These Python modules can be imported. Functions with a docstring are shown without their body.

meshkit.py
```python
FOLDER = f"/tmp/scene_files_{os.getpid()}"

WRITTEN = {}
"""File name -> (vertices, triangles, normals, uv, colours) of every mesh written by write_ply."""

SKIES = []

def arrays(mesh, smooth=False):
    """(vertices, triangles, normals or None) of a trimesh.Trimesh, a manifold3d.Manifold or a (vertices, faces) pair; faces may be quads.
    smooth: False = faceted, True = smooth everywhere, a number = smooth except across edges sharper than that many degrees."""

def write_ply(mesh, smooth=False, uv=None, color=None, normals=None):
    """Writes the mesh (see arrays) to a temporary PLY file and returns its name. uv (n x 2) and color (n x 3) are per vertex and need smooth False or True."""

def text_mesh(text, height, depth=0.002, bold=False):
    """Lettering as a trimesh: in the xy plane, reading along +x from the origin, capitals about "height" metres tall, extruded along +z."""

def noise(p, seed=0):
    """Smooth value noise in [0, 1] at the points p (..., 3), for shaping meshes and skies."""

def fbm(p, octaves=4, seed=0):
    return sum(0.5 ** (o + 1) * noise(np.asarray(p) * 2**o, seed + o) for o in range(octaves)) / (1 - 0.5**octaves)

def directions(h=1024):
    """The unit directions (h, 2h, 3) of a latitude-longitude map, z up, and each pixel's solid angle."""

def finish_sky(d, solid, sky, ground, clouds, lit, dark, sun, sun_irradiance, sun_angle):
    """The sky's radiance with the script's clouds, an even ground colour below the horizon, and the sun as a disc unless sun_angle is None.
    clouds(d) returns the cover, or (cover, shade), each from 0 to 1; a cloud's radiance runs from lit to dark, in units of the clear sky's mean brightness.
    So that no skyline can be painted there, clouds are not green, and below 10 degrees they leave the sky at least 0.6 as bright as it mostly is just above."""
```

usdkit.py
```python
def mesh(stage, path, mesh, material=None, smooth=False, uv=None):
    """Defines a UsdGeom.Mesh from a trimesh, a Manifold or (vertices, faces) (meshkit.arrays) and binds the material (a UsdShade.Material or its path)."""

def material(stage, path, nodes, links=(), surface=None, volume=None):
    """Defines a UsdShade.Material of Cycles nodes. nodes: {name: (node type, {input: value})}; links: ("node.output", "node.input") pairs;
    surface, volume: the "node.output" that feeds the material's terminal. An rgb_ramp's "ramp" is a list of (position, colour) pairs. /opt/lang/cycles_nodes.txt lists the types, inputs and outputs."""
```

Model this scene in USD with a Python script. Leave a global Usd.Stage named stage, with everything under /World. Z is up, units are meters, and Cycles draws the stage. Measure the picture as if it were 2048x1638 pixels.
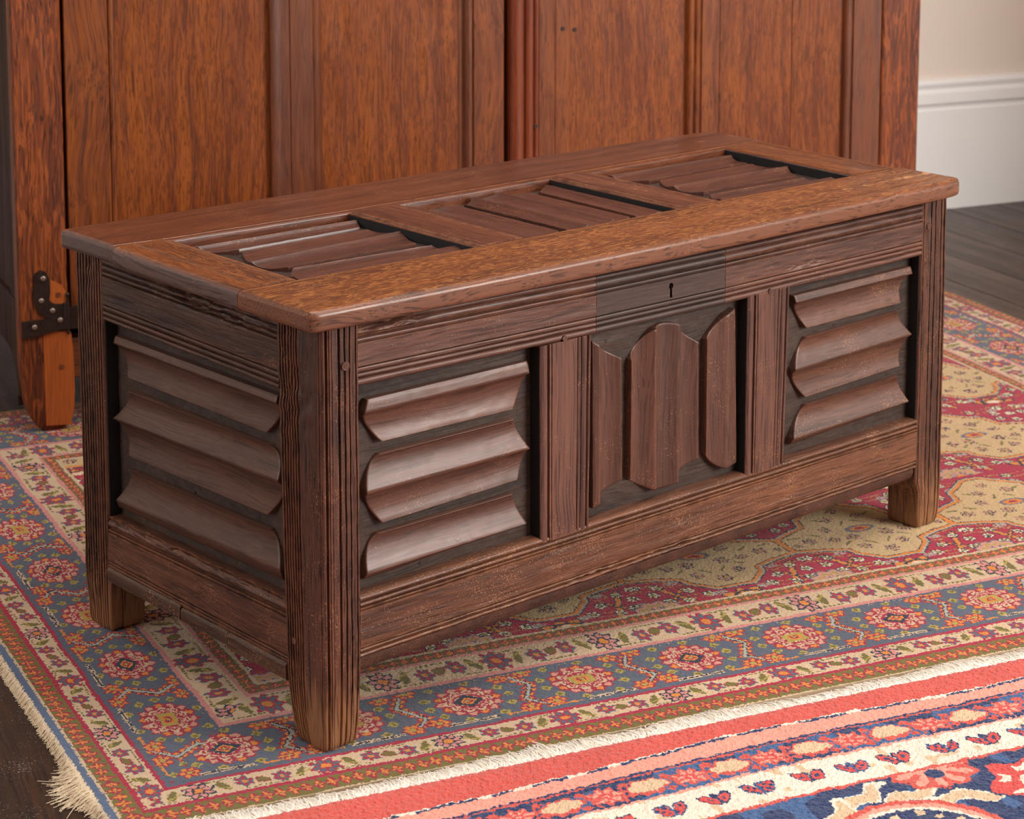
import math
import numpy as np
import trimesh
import shapely.geometry as sg
import usdkit
import meshkit
from pxr import Usd, UsdGeom, UsdLux, UsdShade, Sdf, Gf, Vt

stage = Usd.Stage.CreateInMemory()
UsdGeom.SetStageUpAxis(stage, "Z")
UsdGeom.SetStageMetersPerUnit(stage, 1.0)
UsdGeom.Xform.Define(stage, "/World")
UsdGeom.Scope.Define(stage, "/World/Looks")

# ------------------------------------------------------------------ camera, sky, lights, exposure
EXPOSURE = -0.12
cam = UsdGeom.Camera.Define(stage, "/World/camera")
_r = (0.9107455, -0.4129661, 0.0012686)
_u = (0.0554376, 0.1253038, 0.9905683)
_f = (0.4092301, 0.9020854, -0.1370137)
_p = (-0.8024366, -2.3076270, 1.1916618)
cam.AddTransformOp().Set(Gf.Matrix4d(*_r, 0, *_u, 0, -_f[0], -_f[1], -_f[2], 0, *_p, 1))
cam.CreateHorizontalApertureAttr(36.0)
cam.CreateVerticalApertureAttr(36.0 * 1638 / 2048)
cam.CreateFocalLengthAttr(4280.706 / 2048 * 36.0)
cam.CreateVerticalApertureOffsetAttr(-702.13 / 2048 * 36.0)
cam.CreateHorizontalApertureOffsetAttr(0.0)
cam.CreateClippingRangeAttr(Gf.Vec2f(0.05, 200.0))
cam.CreateFStopAttr(10.0)
cam.CreateFocusDistanceAttr(2.80)
cam.CreateExposureAttr(EXPOSURE)


def rect_light(name, pos, target, w, h, power, color):
    """An unseen soft rectangle of light, aimed at target."""
    L = UsdLux.RectLight.Define(stage, "/World/" + name)
    z = np.array(pos, float) - np.array(target, float)
    z /= np.linalg.norm(z)
    x = np.cross([0, 0, 1.0], z)
    x = x / np.linalg.norm(x) if np.linalg.norm(x) > 1e-6 else np.array([1.0, 0, 0])
    y = np.cross(z, x)
    L.AddTransformOp().Set(Gf.Matrix4d(*x, 0, *y, 0, *z, 0, *map(float, pos), 1))
    L.CreateWidthAttr(w)
    L.CreateHeightAttr(h)
    L.CreateIntensityAttr(power)
    L.CreateColorAttr(Gf.Vec3f(*color))
    return L


rect_light("window_light_front", (3.75, -2.9, 2.1), (1.6, 1.0, 0.3), 2.0, 1.9, 21.5, (1.0, 0.97, 0.935))  # unseen soft key light, put at the right front
rect_light("window_light_left", (-3.2, 0.2, 1.7), (0.3, 0.4, 0.4), 1.3, 1.6, 6.5, (0.90, 0.94, 1.0))
rect_light("ceiling_light", (0.7, -0.3, 2.66), (0.7, -0.3, 0.0), 2.4, 2.0, 3.8, (1.0, 0.975, 0.95))

# ------------------------------------------------------------------ helpers
TH = math.radians(17.5)      # the chest stands turned by this much against the room
FLOOR, RUG = 0.0, 0.010      # heights of the boards and of the old rug's pile


def srgb(*c):
    c = np.array(c, float) / 255.0
    return tuple(np.where(c <= 0.04045, c / 12.92, ((c + 0.055) / 1.055) ** 2.4))


taken = {}


def path_of(name, parent):
    base = (str(parent.GetPath()) if parent else "/World") + "/" + name
    n = taken.get(base, 0)
    taken[base] = n + 1
    return base if n == 0 else f"{base}_{n:03d}"


def put(name, mesh, mat, parent=None, smooth=35, label=None):
    m = usdkit.mesh(stage, path_of(name, parent), mesh, mat, smooth)
    p = m.GetPrim()
    if label:
        p.SetCustomDataByKey("label", label)
    return p


def thing(name, label, cat, loc=(0, 0, 0), rotz=0.0, group=None):
    x = UsdGeom.Xform.Define(stage, path_of(name, None))
    x.AddTranslateOp().Set(Gf.Vec3d(*loc))
    if rotz:
        x.AddRotateZOp().Set(math.degrees(rotz))
    return tag(x.GetPrim(), label, cat, group)


def part(name, parent):
    return UsdGeom.Xform.Define(stage, path_of(name, parent)).GetPrim()


def tag(p, label, cat, group=None):
    p.SetCustomDataByKey("label", label)
    p.SetCustomDataByKey("category", cat)
    if group:
        p.SetCustomDataByKey("group", group)
    return p


def kind(p, k):
    p.SetCustomDataByKey("kind", k)
    return p


def grid(P, flip=False):
    """A (n, m, 3) array of points as quads."""
    n, m = P.shape[:2]
    i = np.arange(n * m).reshape(n, m)
    q = np.stack([i[:-1, :-1], i[1:, :-1], i[1:, 1:], i[:-1, 1:]], -1).reshape(-1, 4)
    return P.reshape(-1, 3), (q[:, ::-1] if flip else q)


def join(*ms):
    V, Fc, n = [], [], 0
    for m in ms:
        if isinstance(m, trimesh.Trimesh):
            m = (np.array(m.vertices), np.array(m.faces))
        v, f = m
        f = np.asarray(f)
        if f.shape[1] == 4:
            f = np.vstack([f[:, [0, 1, 2]], f[:, [0, 2, 3]]])
        V.append(v)
        Fc.append(f + n)
        n += len(v)
    return np.vstack(V), np.vstack(Fc)


def weld_normals(m):
    t = trimesh.Trimesh(*m, process=True)
    return t


def fbm(p, o=4, seed=0):
    return meshkit.fbm(np.asarray(p), o, seed)


def resample(poly, step):
    """A closed polygon resampled so that no edge is longer than step; corners stay."""
    out = []
    poly = np.asarray(poly, float)
    for a, b in zip(poly, np.roll(poly, -1, 0)):
        n = max(1, int(math.ceil(np.linalg.norm(b - a) / step)))
        out += [a + (b - a) * k / n for k in range(n)]
    return np.array(out)


def sweep(prof, S, place, mod=None, flip=False, step=0.003):
    """Sweeps the closed profile (v, o) through the stations S; place(S, v, o) gives points, mod changes (v, o) by station. Ends are capped."""
    prof = resample(prof, step)
    S = np.asarray(S, float)
    SS = np.repeat(S[:, None], len(prof), 1)
    v = np.repeat(prof[None, :, 0], len(S), 0)
    o = np.repeat(prof[None, :, 1], len(S), 0)
    if mod:
        v, o = mod(SS, v, o)
    P = place(SS, v, o)
    n, m = P.shape[:2]
    i = np.arange(n * m).reshape(n, m)
    j = np.roll(i, -1, 1)
    q = np.stack([i[:-1], i[1:], j[1:], j[:-1]], -1).reshape(-1, 4)
    tri = np.vstack([q[:, [0, 1, 2]], q[:, [0, 2, 3]]])
    caps = []
    for row, fl in ((0, True), (n - 1, False)):
        poly = sg.Polygon(np.stack([v[row], o[row]], 1))
        try:
            pv, pf = trimesh.creation.triangulate_polygon(poly, engine="earcut")
            d = np.linalg.norm(pv[:, None] - np.stack([v[row], o[row]], 1)[None], axis=2).argmin(1)
            f = i[row][d[pf]]
            caps.append(f[:, ::-1] if fl else f)
        except Exception:
            pass
    V, Fc = P.reshape(-1, 3), np.vstack([tri] + caps)
    t = trimesh.Trimesh(V, Fc, process=False)
    if t.volume < 0:
        Fc = Fc[:, ::-1]
    return V, Fc


def rough(m, amp, scale, seed=0, stretch=(1, 1, 1)):
    """Wear: moves the vertices along their normals by noise."""
    v, f = m
    t = trimesh.Trimesh(v, f, process=False)
    n = np.array(t.vertex_normals)
    d = fbm(v * scale * np.array(stretch) + seed * 7.3, 3, seed) - 0.5
    return v + n * (d * 2 * amp)[:, None], f


def rbox(x0, x1, y0, y1, z0, z1, r=0.002):
    """A box with chamfered edges."""
    pts = []
    for sx in (0, 1):
        for sy in (0, 1):
            for sz in (0, 1):
                for k in range(3):
                    d = [r, r, r]
                    d[k] = 0
                    pts.append(((x0 + d[0], x1 - d[0])[sx], (y0 + d[1], y1 - d[1])[sy], (z0 + d[2], z1 - d[2])[sz]))
    return trimesh.convex.convex_hull(np.array(pts))


def stations(a, b, d):
    return np.linspace(a, b, max(2, int(round(abs(b - a) / d)) + 1))


# ------------------------------------------------------------------ materials
LK = "/World/Looks/"


def simple(name, color, rough_=0.6, metal=0.0, bump=0.0, bscale=60.0, vary=0.15):
    n = {"tc": ("texture_coordinate", {}),
         "n": ("noise_texture", {"scale": bscale, "detail": 5.0}),
         "r": ("rgb_ramp", {"ramp": [(0.25, tuple(np.array(color) * (1 - vary))), (0.75, tuple(np.minimum(1, np.array(color) * (1 + vary))))]}),
         "b": ("bump", {"distance": 0.001, "strength": bump}),
         "p": ("principled_bsdf", {"roughness": rough_, "metallic": metal})}
    l = [("tc.object", "n.vector"), ("n.fac", "r.fac"), ("r.color", "p.base_color"), ("n.fac", "b.height")]
    if bump:
        l.append(("b.normal", "p.normal"))
    return usdkit.material(stage, LK + name, n, l, surface="p.BSDF")


def wood(name, axis, cols, grain=26.0, fib=260.0, warp=0.35, stretch=0.045, rough_=0.42, pores=0.6, specks=0.0, edge=None, edge_amt=0.0,
         bump=0.5, blotch=0.5, figure=None, fig_amt=0.0, fig_scale=(40.0, 0.2), coat=0.0, spec=0.5, dust=None, bands=1.0, fig_top=False, nose=None, left_sheen=False, foot=None):
    """Oak: cols = dark, mid, light, in linear colour; grain runs along axis of the object's own space."""
    k = {"x": 0, "y": 1, "z": 2}[axis]
    st = [1.0, 1.0, 1.0]
    st[k] = stretch
    fs = [1.0, 1.0, 1.0]
    fs[k] = fig_scale[1]
    sp = [1.0, 1.0, 1.0]
    sp[k] = 0.02
    d, m, l = (np.array(c) for c in cols)
    n = {
        "tc": ("texture_coordinate", {}), "oi": ("object_info", {}),
        "om": ("vector_math", {"math_type": "scale", "vector1": (3.1, 5.7, 4.3)}),
        "add": ("vector_math", {"math_type": "add"}),
        "wn": ("noise_texture", {"scale": 3.2, "detail": 2.0}),
        "wc": ("vector_math", {"math_type": "subtract", "vector2": (0.5, 0.5, 0.5)}),
        "ws": ("vector_math", {"math_type": "scale", "scale": warp * 0.12}),
        "wadd": ("vector_math", {"math_type": "add"}),
        "mp": ("mapping", {"scale": tuple(st)}),
        "mp2": ("mapping", {"scale": tuple(sp)}),
        "g": ("noise_texture", {"scale": grain, "detail": 4.0, "roughness": 0.6, "distortion": 0.6}),
        "f": ("noise_texture", {"scale": fib, "detail": 3.0, "roughness": 0.65}),
        "po": ("noise_texture", {"scale": fib * 1.5, "detail": 1.0}),
        "bl": ("noise_texture", {"scale": 5.0, "detail": 3.0}),
        "s1": ("math", {"math_type": "multiply", "value2": 0.62 * bands}),
        "s2": ("math", {"math_type": "multiply_add", "value2": 0.38}),
        "s3": ("math", {"math_type": "subtract", "value2": 0.5}),
        "s4": ("math", {"math_type": "multiply_add", "value2": blotch * 0.45}),
        "ramp": ("rgb_ramp", {"ramp": [(0.28, tuple(d)), (0.46, tuple(m)), (0.58, tuple(0.5 * (m + l))), (0.76, tuple(l))]}),
        "pr": ("rgb_ramp", {"ramp": [(0.34, (pores, pores, pores)), (0.44, (0, 0, 0))]}),
        "pm": ("mix_color", {"blend_type": "mix", "b": tuple(d * 0.45)}),
        "rr": ("map_range", {"from_min": 0.3, "from_max": 0.7, "to_min": rough_ + 0.1, "to_max": rough_ - 0.06}),
        "hb": ("math", {"math_type": "multiply_add", "value2": 0.5}),
        "bump": ("bump", {"distance": 0.0012, "strength": bump}),
        "p": ("principled_bsdf", {"coat_weight": coat, "coat_roughness": 0.22, "specular_ior_level": spec}),
    }
    L = [("oi.random", "om.scale"), ("tc.object", "add.vector1"), ("om.vector", "add.vector2"),
         ("add.vector", "wn.vector"), ("wn.color", "wc.vector1"), ("wc.vector", "ws.vector1"), ("add.vector", "wadd.vector1"), ("ws.vector", "wadd.vector2"),
         ("wadd.vector", "mp.vector"), ("wadd.vector", "mp2.vector"), ("mp.vector", "g.vector"), ("mp.vector", "f.vector"), ("mp2.vector", "po.vector"),
         ("add.vector", "bl.vector"), ("g.fac", "s1.value1"), ("f.fac", "s2.value1"), ("s1.value", "s2.value3"),
         ("bl.fac", "s3.value1"), ("s3.value", "s4.value1"), ("s2.value", "s4.value3"), ("s4.value", "ramp.fac"),
         ("po.fac", "pr.fac"), ("pr.color", "pm.fac"), ("ramp.color", "pm.a"),
         ("g.fac", "rr.value"), ("rr.result", "p.roughness"), ("f.fac", "hb.value1"), ("g.fac", "hb.value3"), ("hb.value", "bump.height"), ("bump.normal", "p.normal")]
    if nose is not None:   # upright edges: faded wear plus reflected sheen, both put into the colour
        n["g2"], n["sz2"] = ("geometry", {}), ("separate_xyz", {})
        n["m2"] = ("map_range", {"from_min": 0.80, "from_max": 0.25, "to_min": 0.0, "to_max": 0.5, "clamp": True} if not left_sheen else {"from_min": -0.55, "from_max": -0.85, "to_min": 0.0, "to_max": 0.8, "clamp": True})  # the alternative paints a grey reflected sheen on left-turned faces
        n["nx"] = ("mix_color", {"blend_type": "mix", "b": tuple(nose)})
        L.remove(("ramp.color", "pm.a"))
        L += [("g2.true_normal", "sz2.vector"), ("sz2.x" if left_sheen else "sz2.z", "m2.value"), ("m2.result", "nx.fac"), ("ramp.color", "nx.a"), ("nx.result", "pm.a")]
    out = "pm.result"
    if figure is not None and fig_amt > 0:
        n["fm"] = ("mapping", {"scale": tuple(fs)})
        n["fn"] = ("noise_texture", {"scale": fig_scale[0], "detail": 3.0, "roughness": 0.55, "distortion": 2.2})
        n["fr"] = ("rgb_ramp", {"ramp": [(0.50, (0, 0, 0)), (0.60, (fig_amt,) * 3), (0.66, (fig_amt,) * 3), (0.72, (fig_amt * 0.4,) * 3)]})
        n["fx"] = ("mix_color", {"blend_type": "mix", "b": tuple(figure)})
        L += [("add.vector", "fm.vector"), ("fm.vector", "fn.vector"), ("fn.fac", "fr.fac"), (out, "fx.a")]
        if fig_top:   # the ray fleck shows on the quartered upper face only
            n["gt"], n["sz"] = ("geometry", {}), ("separate_xyz", {})
            n["mt"] = ("map_range", {"from_min": 0.72, "from_max": 0.97, "to_min": 0.0, "to_max": 1.0, "clamp": True})
            n["ft"] = ("math", {"math_type": "multiply"})
            L += [("gt.true_normal", "sz.vector"), ("sz.z", "mt.value"), ("mt.result", "ft.value1"), ("fr.color", "ft.value2"), ("ft.value", "fx.fac")]
        else:
            L.append(("fr.color", "fx.fac"))
        out = "fx.result"
    if foot is not None:   # the feet are rubbed down to raw, splintered wood
        n["sz3"] = ("separate_xyz", {})
        n["m3"] = ("map_range", {"from_min": 0.17, "from_max": 0.0, "to_min": -0.30, "to_max": 0.42, "clamp": True})
        n["fo"] = ("math", {"math_type": "add"})
        n["fo2"] = ("rgb_ramp", {"ramp": [(0.56, (0, 0, 0)), (0.78, (0.75,) * 3)]})
        n["fox"] = ("mix_color", {"blend_type": "mix", "b": tuple(foot)})
        L += [("tc.object", "sz3.vector"), ("sz3.z", "m3.value"), ("m3.result", "fo.value1"), ("f.fac", "fo.value2"), ("fo.value", "fo2.fac"), ("fo2.color", "fox.fac"), (out, "fox.a")]
        out = "fox.result"
    if specks > 0:
        n["sn"] = ("noise_texture", {"scale": 420.0, "detail": 2.0})
        n["sb"] = ("noise_texture", {"scale": 16.0, "detail": 2.0})
        n["sa"] = ("math", {"math_type": "multiply_add", "value2": 0.45})
        n["sr"] = ("rgb_ramp", {"ramp": [(0.90 - specks * 0.10, (0, 0, 0)), (0.99 - specks * 0.10, (0.6,) * 3)]})
        n["sx"] = ("mix_color", {"blend_type": "mix", "b": srgb(176, 128, 92) if dust is None else tuple(dust)})
        L += [("add.vector", "sn.vector"), ("add.vector", "sb.vector"), ("sb.fac", "sa.value1"), ("sn.fac", "sa.value3"), ("sa.value", "sr.fac"), ("sr.color", "sx.fac"), (out, "sx.a")]
        out = "sx.result"
    if edge is not None and edge_amt > 0:
        n["bv"] = ("bevel", {"radius": 0.0035, "samples": 4})
        n["ge"] = ("geometry", {})
        n["dt"] = ("vector_math", {"math_type": "dot_product"})
        n["en"] = ("noise_texture", {"scale": 60.0, "detail": 3.0})
        n["e1"] = ("map_range", {"from_min": 0.985, "from_max": 0.86, "to_min": 0.0, "to_max": edge_amt, "clamp": True})
        n["e2"] = ("map_range", {"from_min": 0.38, "from_max": 0.6, "to_min": 0.0, "to_max": 1.0, "clamp": True})
        n["e3"] = ("math", {"math_type": "multiply"})
        n["ex"] = ("mix_color", {"blend_type": "mix", "b": tuple(edge)})
        L += [("bv.bevel", "dt.vector1"), ("ge.normal", "dt.vector2"), ("dt.value", "e1.value"), ("add.vector", "en.vector"), ("en.fac", "e2.value"),
              ("e1.result", "e3.value1"), ("e2.result", "e3.value2"), ("e3.value", "ex.fac"), (out, "ex.a")]
        out = "ex.result"
    L.append((out, "p.base_color"))
    return usdkit.material(stage, LK + name, n, L, surface="p.BSDF")


# old dark oak of the chest's frame; its carved panels; the blackened ground behind the carving; the warmer polished lid
DK = (srgb(36, 22, 18), srgb(74, 45, 36), srgb(112, 70, 54))
FR = (srgb(48, 31, 26), srgb(92, 60, 50), srgb(126, 85, 70))
EDGE = srgb(150, 98, 70)
oak = {a: wood(f"dark_oak_{a}", a, FR, edge=EDGE, edge_amt=0.65, specks=0.12, rough_=0.42, bump=0.4) for a in "xyz"}
stile_oak = wood("stile_oak", "z", DK, edge=EDGE, edge_amt=0.7, specks=0.25, rough_=0.42, bump=0.8, pores=0.8, foot=srgb(150, 106, 70))
speck_oak = wood("worn_rail_oak", "x", (srgb(52, 32, 24), srgb(94, 58, 42), srgb(132, 84, 58)), edge=srgb(160, 108, 76), edge_amt=0.7, specks=0.62, rough_=0.44, bump=0.6)
fold_oak = {a: wood(f"carved_oak_{a}", a, (srgb(56, 35, 28), srgb(90, 58, 46), srgb(118, 78, 62)), edge=EDGE, edge_amt=0.45, specks=0.10, rough_=0.40, bump=0.22, pores=0.45) for a in "xyz"}
side_fold = wood("side_carved_oak", "y", (srgb(50, 32, 25), srgb(82, 54, 43), srgb(110, 74, 58)), edge=srgb(120, 84, 66), edge_amt=0.4, specks=0.0, rough_=0.40, bump=0.25, pores=0.4)
side_oak = wood("side_oak", "y", (srgb(38, 25, 21), srgb(70, 45, 37), srgb(102, 66, 52)), edge=srgb(130, 86, 64), edge_amt=0.55, specks=0.1, rough_=0.42, bump=0.5)
ground_oak = wood("stained_ground_oak", "x", (srgb(36, 25, 20), srgb(60, 44, 36), srgb(82, 62, 50)), specks=0.0, rough_=0.55, bump=0.8, pores=0.5)
patch_oak = wood("lock_patch_oak", "x", (srgb(56, 42, 38), srgb(72, 54, 49), srgb(86, 66, 60)), edge=srgb(120, 92, 80), edge_amt=0.4, rough_=0.44, bump=0.25, pores=0.3, blotch=0.3)
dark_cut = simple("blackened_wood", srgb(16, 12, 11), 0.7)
LIDC = (srgb(48, 24, 13), srgb(98, 50, 24), srgb(134, 74, 36))
lid_x = wood("lid_oak_front", "x", LIDC, edge=srgb(205, 150, 100), edge_amt=0.7, specks=0.08, rough_=0.34, bump=0.25, figure=srgb(200, 132, 66), fig_amt=0.42, fig_scale=(120.0, 0.30), nose=srgb(142, 98, 78), warp=0.9, fig_top=True, coat=0.12)
lid_b = wood("lid_oak_back", "x", (srgb(50, 24, 14), srgb(92, 46, 26), srgb(120, 66, 38)), nose=srgb(96, 78, 76), left_sheen=True, edge=srgb(180, 120, 70), edge_amt=0.5, specks=0.08, rough_=0.30, bump=0.2, warp=0.5, coat=0.15)
lid_y = wood("lid_oak_end", "y", LIDC, edge=srgb(190, 130, 80), edge_amt=0.55, specks=0.05, rough_=0.34, bump=0.25, figure=srgb(176, 106, 50), fig_amt=0.30, fig_scale=(110.0, 0.22), fig_top=True, nose=srgb(96, 78, 76), left_sheen=True, coat=0.12)
lid_m = wood("lid_oak_muntin", "y", (srgb(54, 26, 18), srgb(92, 48, 32), srgb(122, 70, 46)), edge=srgb(190, 130, 90), edge_amt=0.6, specks=0.12, rough_=0.34, bump=0.3, coat=0.1)
lid_fold = {a: wood(f"lid_carved_oak_{a}", a, (srgb(46, 25, 20), srgb(78, 44, 34), srgb(104, 62, 48)), edge=srgb(150, 92, 60), edge_amt=0.5, specks=0.05, rough_=0.34, bump=0.3, pores=0.4, coat=0.15) for a in "xy"}
# the orange-brown cupboard behind
CUP = (srgb(58, 23, 6), srgb(112, 51, 14), srgb(150, 80, 30))
cup_panel = wood("cupboard_panel_oak", "z", CUP, grain=60.0, fib=330.0, warp=0.4, stretch=0.05, rough_=0.42, bump=0.12, pores=0.5, blotch=0.55, figure=srgb(70, 28, 6), fig_amt=0.55, fig_scale=(150.0, 0.13), bands=1.15, spec=0.32)
cup_stile = wood("cupboard_stile_oak", "z", (srgb(60, 25, 8), srgb(112, 54, 20), srgb(146, 80, 34)), spec=0.35, grain=45.0, rough_=0.42, bump=0.2, pores=0.55, edge=srgb(150, 80, 40), edge_amt=0.4, warp=0.7)
cup_post = wood("cupboard_post_oak", "z", (srgb(56, 24, 12), srgb(94, 43, 22), srgb(128, 64, 30)), grain=30.0, rough_=0.45, bump=0.4, pores=0.7, warp=0.7, edge=srgb(150, 80, 40), edge_amt=0.4, figure=srgb(164, 84, 34), fig_amt=0.6, fig_scale=(90.0, 0.10), spec=0.35)
cup_red = wood("cupboard_moulding_oak", "z", (srgb(70, 26, 12), srgb(108, 46, 24), srgb(134, 66, 38)), rough_=0.3, bump=0.15, pores=0.3, coat=0.2)
cup_dark = wood("cupboard_muntin_oak", "z", (srgb(58, 28, 16), srgb(98, 50, 28), srgb(128, 72, 42)), rough_=0.36, bump=0.2, pores=0.4, edge=srgb(150, 80, 40), edge_amt=0.3)
cup_patch = wood("repair_oak", "z", (srgb(140, 66, 22), srgb(168, 84, 30), srgb(184, 100, 42)), rough_=0.45, bump=0.2, pores=0.3, blotch=0.3)
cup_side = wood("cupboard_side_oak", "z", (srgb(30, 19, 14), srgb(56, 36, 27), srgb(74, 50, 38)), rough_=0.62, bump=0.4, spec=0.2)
iron = simple("wrought_iron", srgb(58, 44, 38), 0.42, 0.55, 0.6, 120.0, 0.3)
nail_iron = simple("bright_nail_iron", srgb(150, 132, 120), 0.35, 0.7, 0.3, 200.0, 0.2)

floor_wood = wood("floor_oak", "y", (srgb(26, 15, 9), srgb(50, 30, 19), srgb(86, 50, 28)), grain=20.0, fib=160.0, stretch=0.03, rough_=0.40, bump=0.6, pores=0.6, specks=0.20, dust=srgb(176, 168, 160), coat=0.1)
wall_paint = simple("wall_paint", srgb(232, 217, 204), 0.75, 0.0, 0.05, 300.0, 0.01)
ceiling_paint = simple("ceiling_paint", srgb(235, 232, 226), 0.8, 0.0, 0.0, 10.0, 0.01)
trim_paint = simple("trim_paint", srgb(244, 242, 241), 0.4, 0.0, 0.08, 120.0, 0.01)

# ------------------------------------------------------------------ the room
X0, X1, Y0, Y1, HZ = -3.4, 4.6, -5.0, 2.378, 2.75


def slab(name, x0, x1, y0, y1, z0, z1, mat):
    return kind(put(name, trimesh.creation.box(bounds=[(x0, y0, z0), (x1, y1, z1)]), mat, None, False), "structure")


floor = kind(put("floor", trimesh.creation.box(bounds=[(X0, Y0, -0.06), (X1, Y1, -0.022)]), simple("under_floor", srgb(20, 13, 9), 0.8), None, False), "structure")
rng = np.random.default_rng(5)
px = X0
while px < X1 - 0.01:
    w = 0.150 + rng.uniform(-0.012, 0.012)
    w = min(w, X1 - px)
    dz = rng.uniform(-0.0012, 0.0)
    put("plank", rbox(px + 0.0008, px + w - 0.0008, Y0, Y1, -0.0225, dz, 0.0022), floor_wood, floor, False)
    px += w
slab("wall_back", X0, X1, Y1, Y1 + 0.1, -0.06, HZ, wall_paint)
slab("wall_left", X0 - 0.1, X0, Y0, Y1 + 0.1, -0.06, HZ, wall_paint)
slab("wall_right", X1, X1 + 0.1, Y0, Y1 + 0.1, -0.06, HZ, wall_paint)
slab("wall_front", X0, X1, Y0 - 0.1, Y0, -0.06, HZ, wall_paint)
slab("ceiling", X0 - 0.1, X1 + 0.1, Y0 - 0.1, Y1 + 0.1, HZ, HZ + 0.1, ceiling_paint)
slab("wall_breast", 2.98, X1, 0.95, Y1, -0.02, HZ, wall_paint)  # unseen pier, added to shade the right of the back wall
bp = [(0.0, 0.0), (0.0, -0.012), (0.262, -0.012), (0.270, -0.0125), (0.276, -0.008), (0.284, -0.0095), (0.288, -0.016), (0.292, -0.018), (0.318, -0.018), (0.322, -0.016), (0.327, -0.0105), (0.333, -0.012),
      (0.340, -0.017), (0.346, -0.0175), (0.352, -0.014), (0.355, -0.006), (0.356, 0.0)]
bb = sweep(bp, np.array([X0, 0.0, 2.0, 2.98]), lambda S, v, o: np.stack([S, Y1 + o + 0.0006, v], -1), step=0.02)
kind(put("baseboard_back", bb, trim_paint, None, 25), "structure")

# ------------------------------------------------------------------ the chest
chest = thing("oak_chest", "long dark carved oak chest with fold-carved panels standing on the old rug", "chest", (0, 0, RUG), TH)


def relief(v0, v1, grooves, beads, n=0.00045):
    """Heights of a moulded face between v0 and v1: grooves (centre, width, depth), beads (from, to, drop at their sides)."""
    v = np.linspace(v0, v1, int((v1 - v0) / n) + 1)
    h = np.zeros_like(v)
    for a, b, d in beads:
        t = (v - (a + b) / 2) / ((b - a) / 2)
        h = np.where(np.abs(t) <= 1, -1.35 * d * np.abs(t) ** 2.5, h)
    for c, w, d in grooves:
        t = np.clip(np.abs(v - c) / (w / 2), 0, 1)
        h = np.where(t < 1, np.minimum(h, -1.7 * d * np.sqrt(np.maximum(0, 1 - t * t))), h)
    return v, h


def moulded(v0, v1, grooves, beads, back=0.028):
    v, h = relief(v0, v1, grooves, beads)
    return np.vstack([[(v0, -back)], np.stack([v, h], 1), [(v1, -back)]])


front = lambda S, v, o: np.stack([S, -o, v], -1)
side = lambda S, v, o: np.stack([-o, S, v], -1)


def worn(shift, seed, amp=0.0007, chip=None):
    """Station-wise changes of a rail: shift(S) moves it in v, noise wears its face, chip(S, v) in 0..1 breaks it away."""
    def mod(S, v, o):
        q = np.stack([S * 18, v * 160, np.full_like(S, seed * 3.7)], -1)
        face = np.clip((o + 0.02) / 0.012, 0, 1)
        o2 = o + face * amp * 2 * (fbm(q, 3, seed) - 0.5)
        if chip is not None:
            c = chip(S, v) * np.clip((fbm(np.stack([S * 60, v * 260, np.full_like(S, seed)], -1), 3, seed + 9) - 0.36) * 4, 0, 1)
            o2 = o2 - face * c * 0.006
        return v + shift(S, v), o2
    return mod


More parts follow.
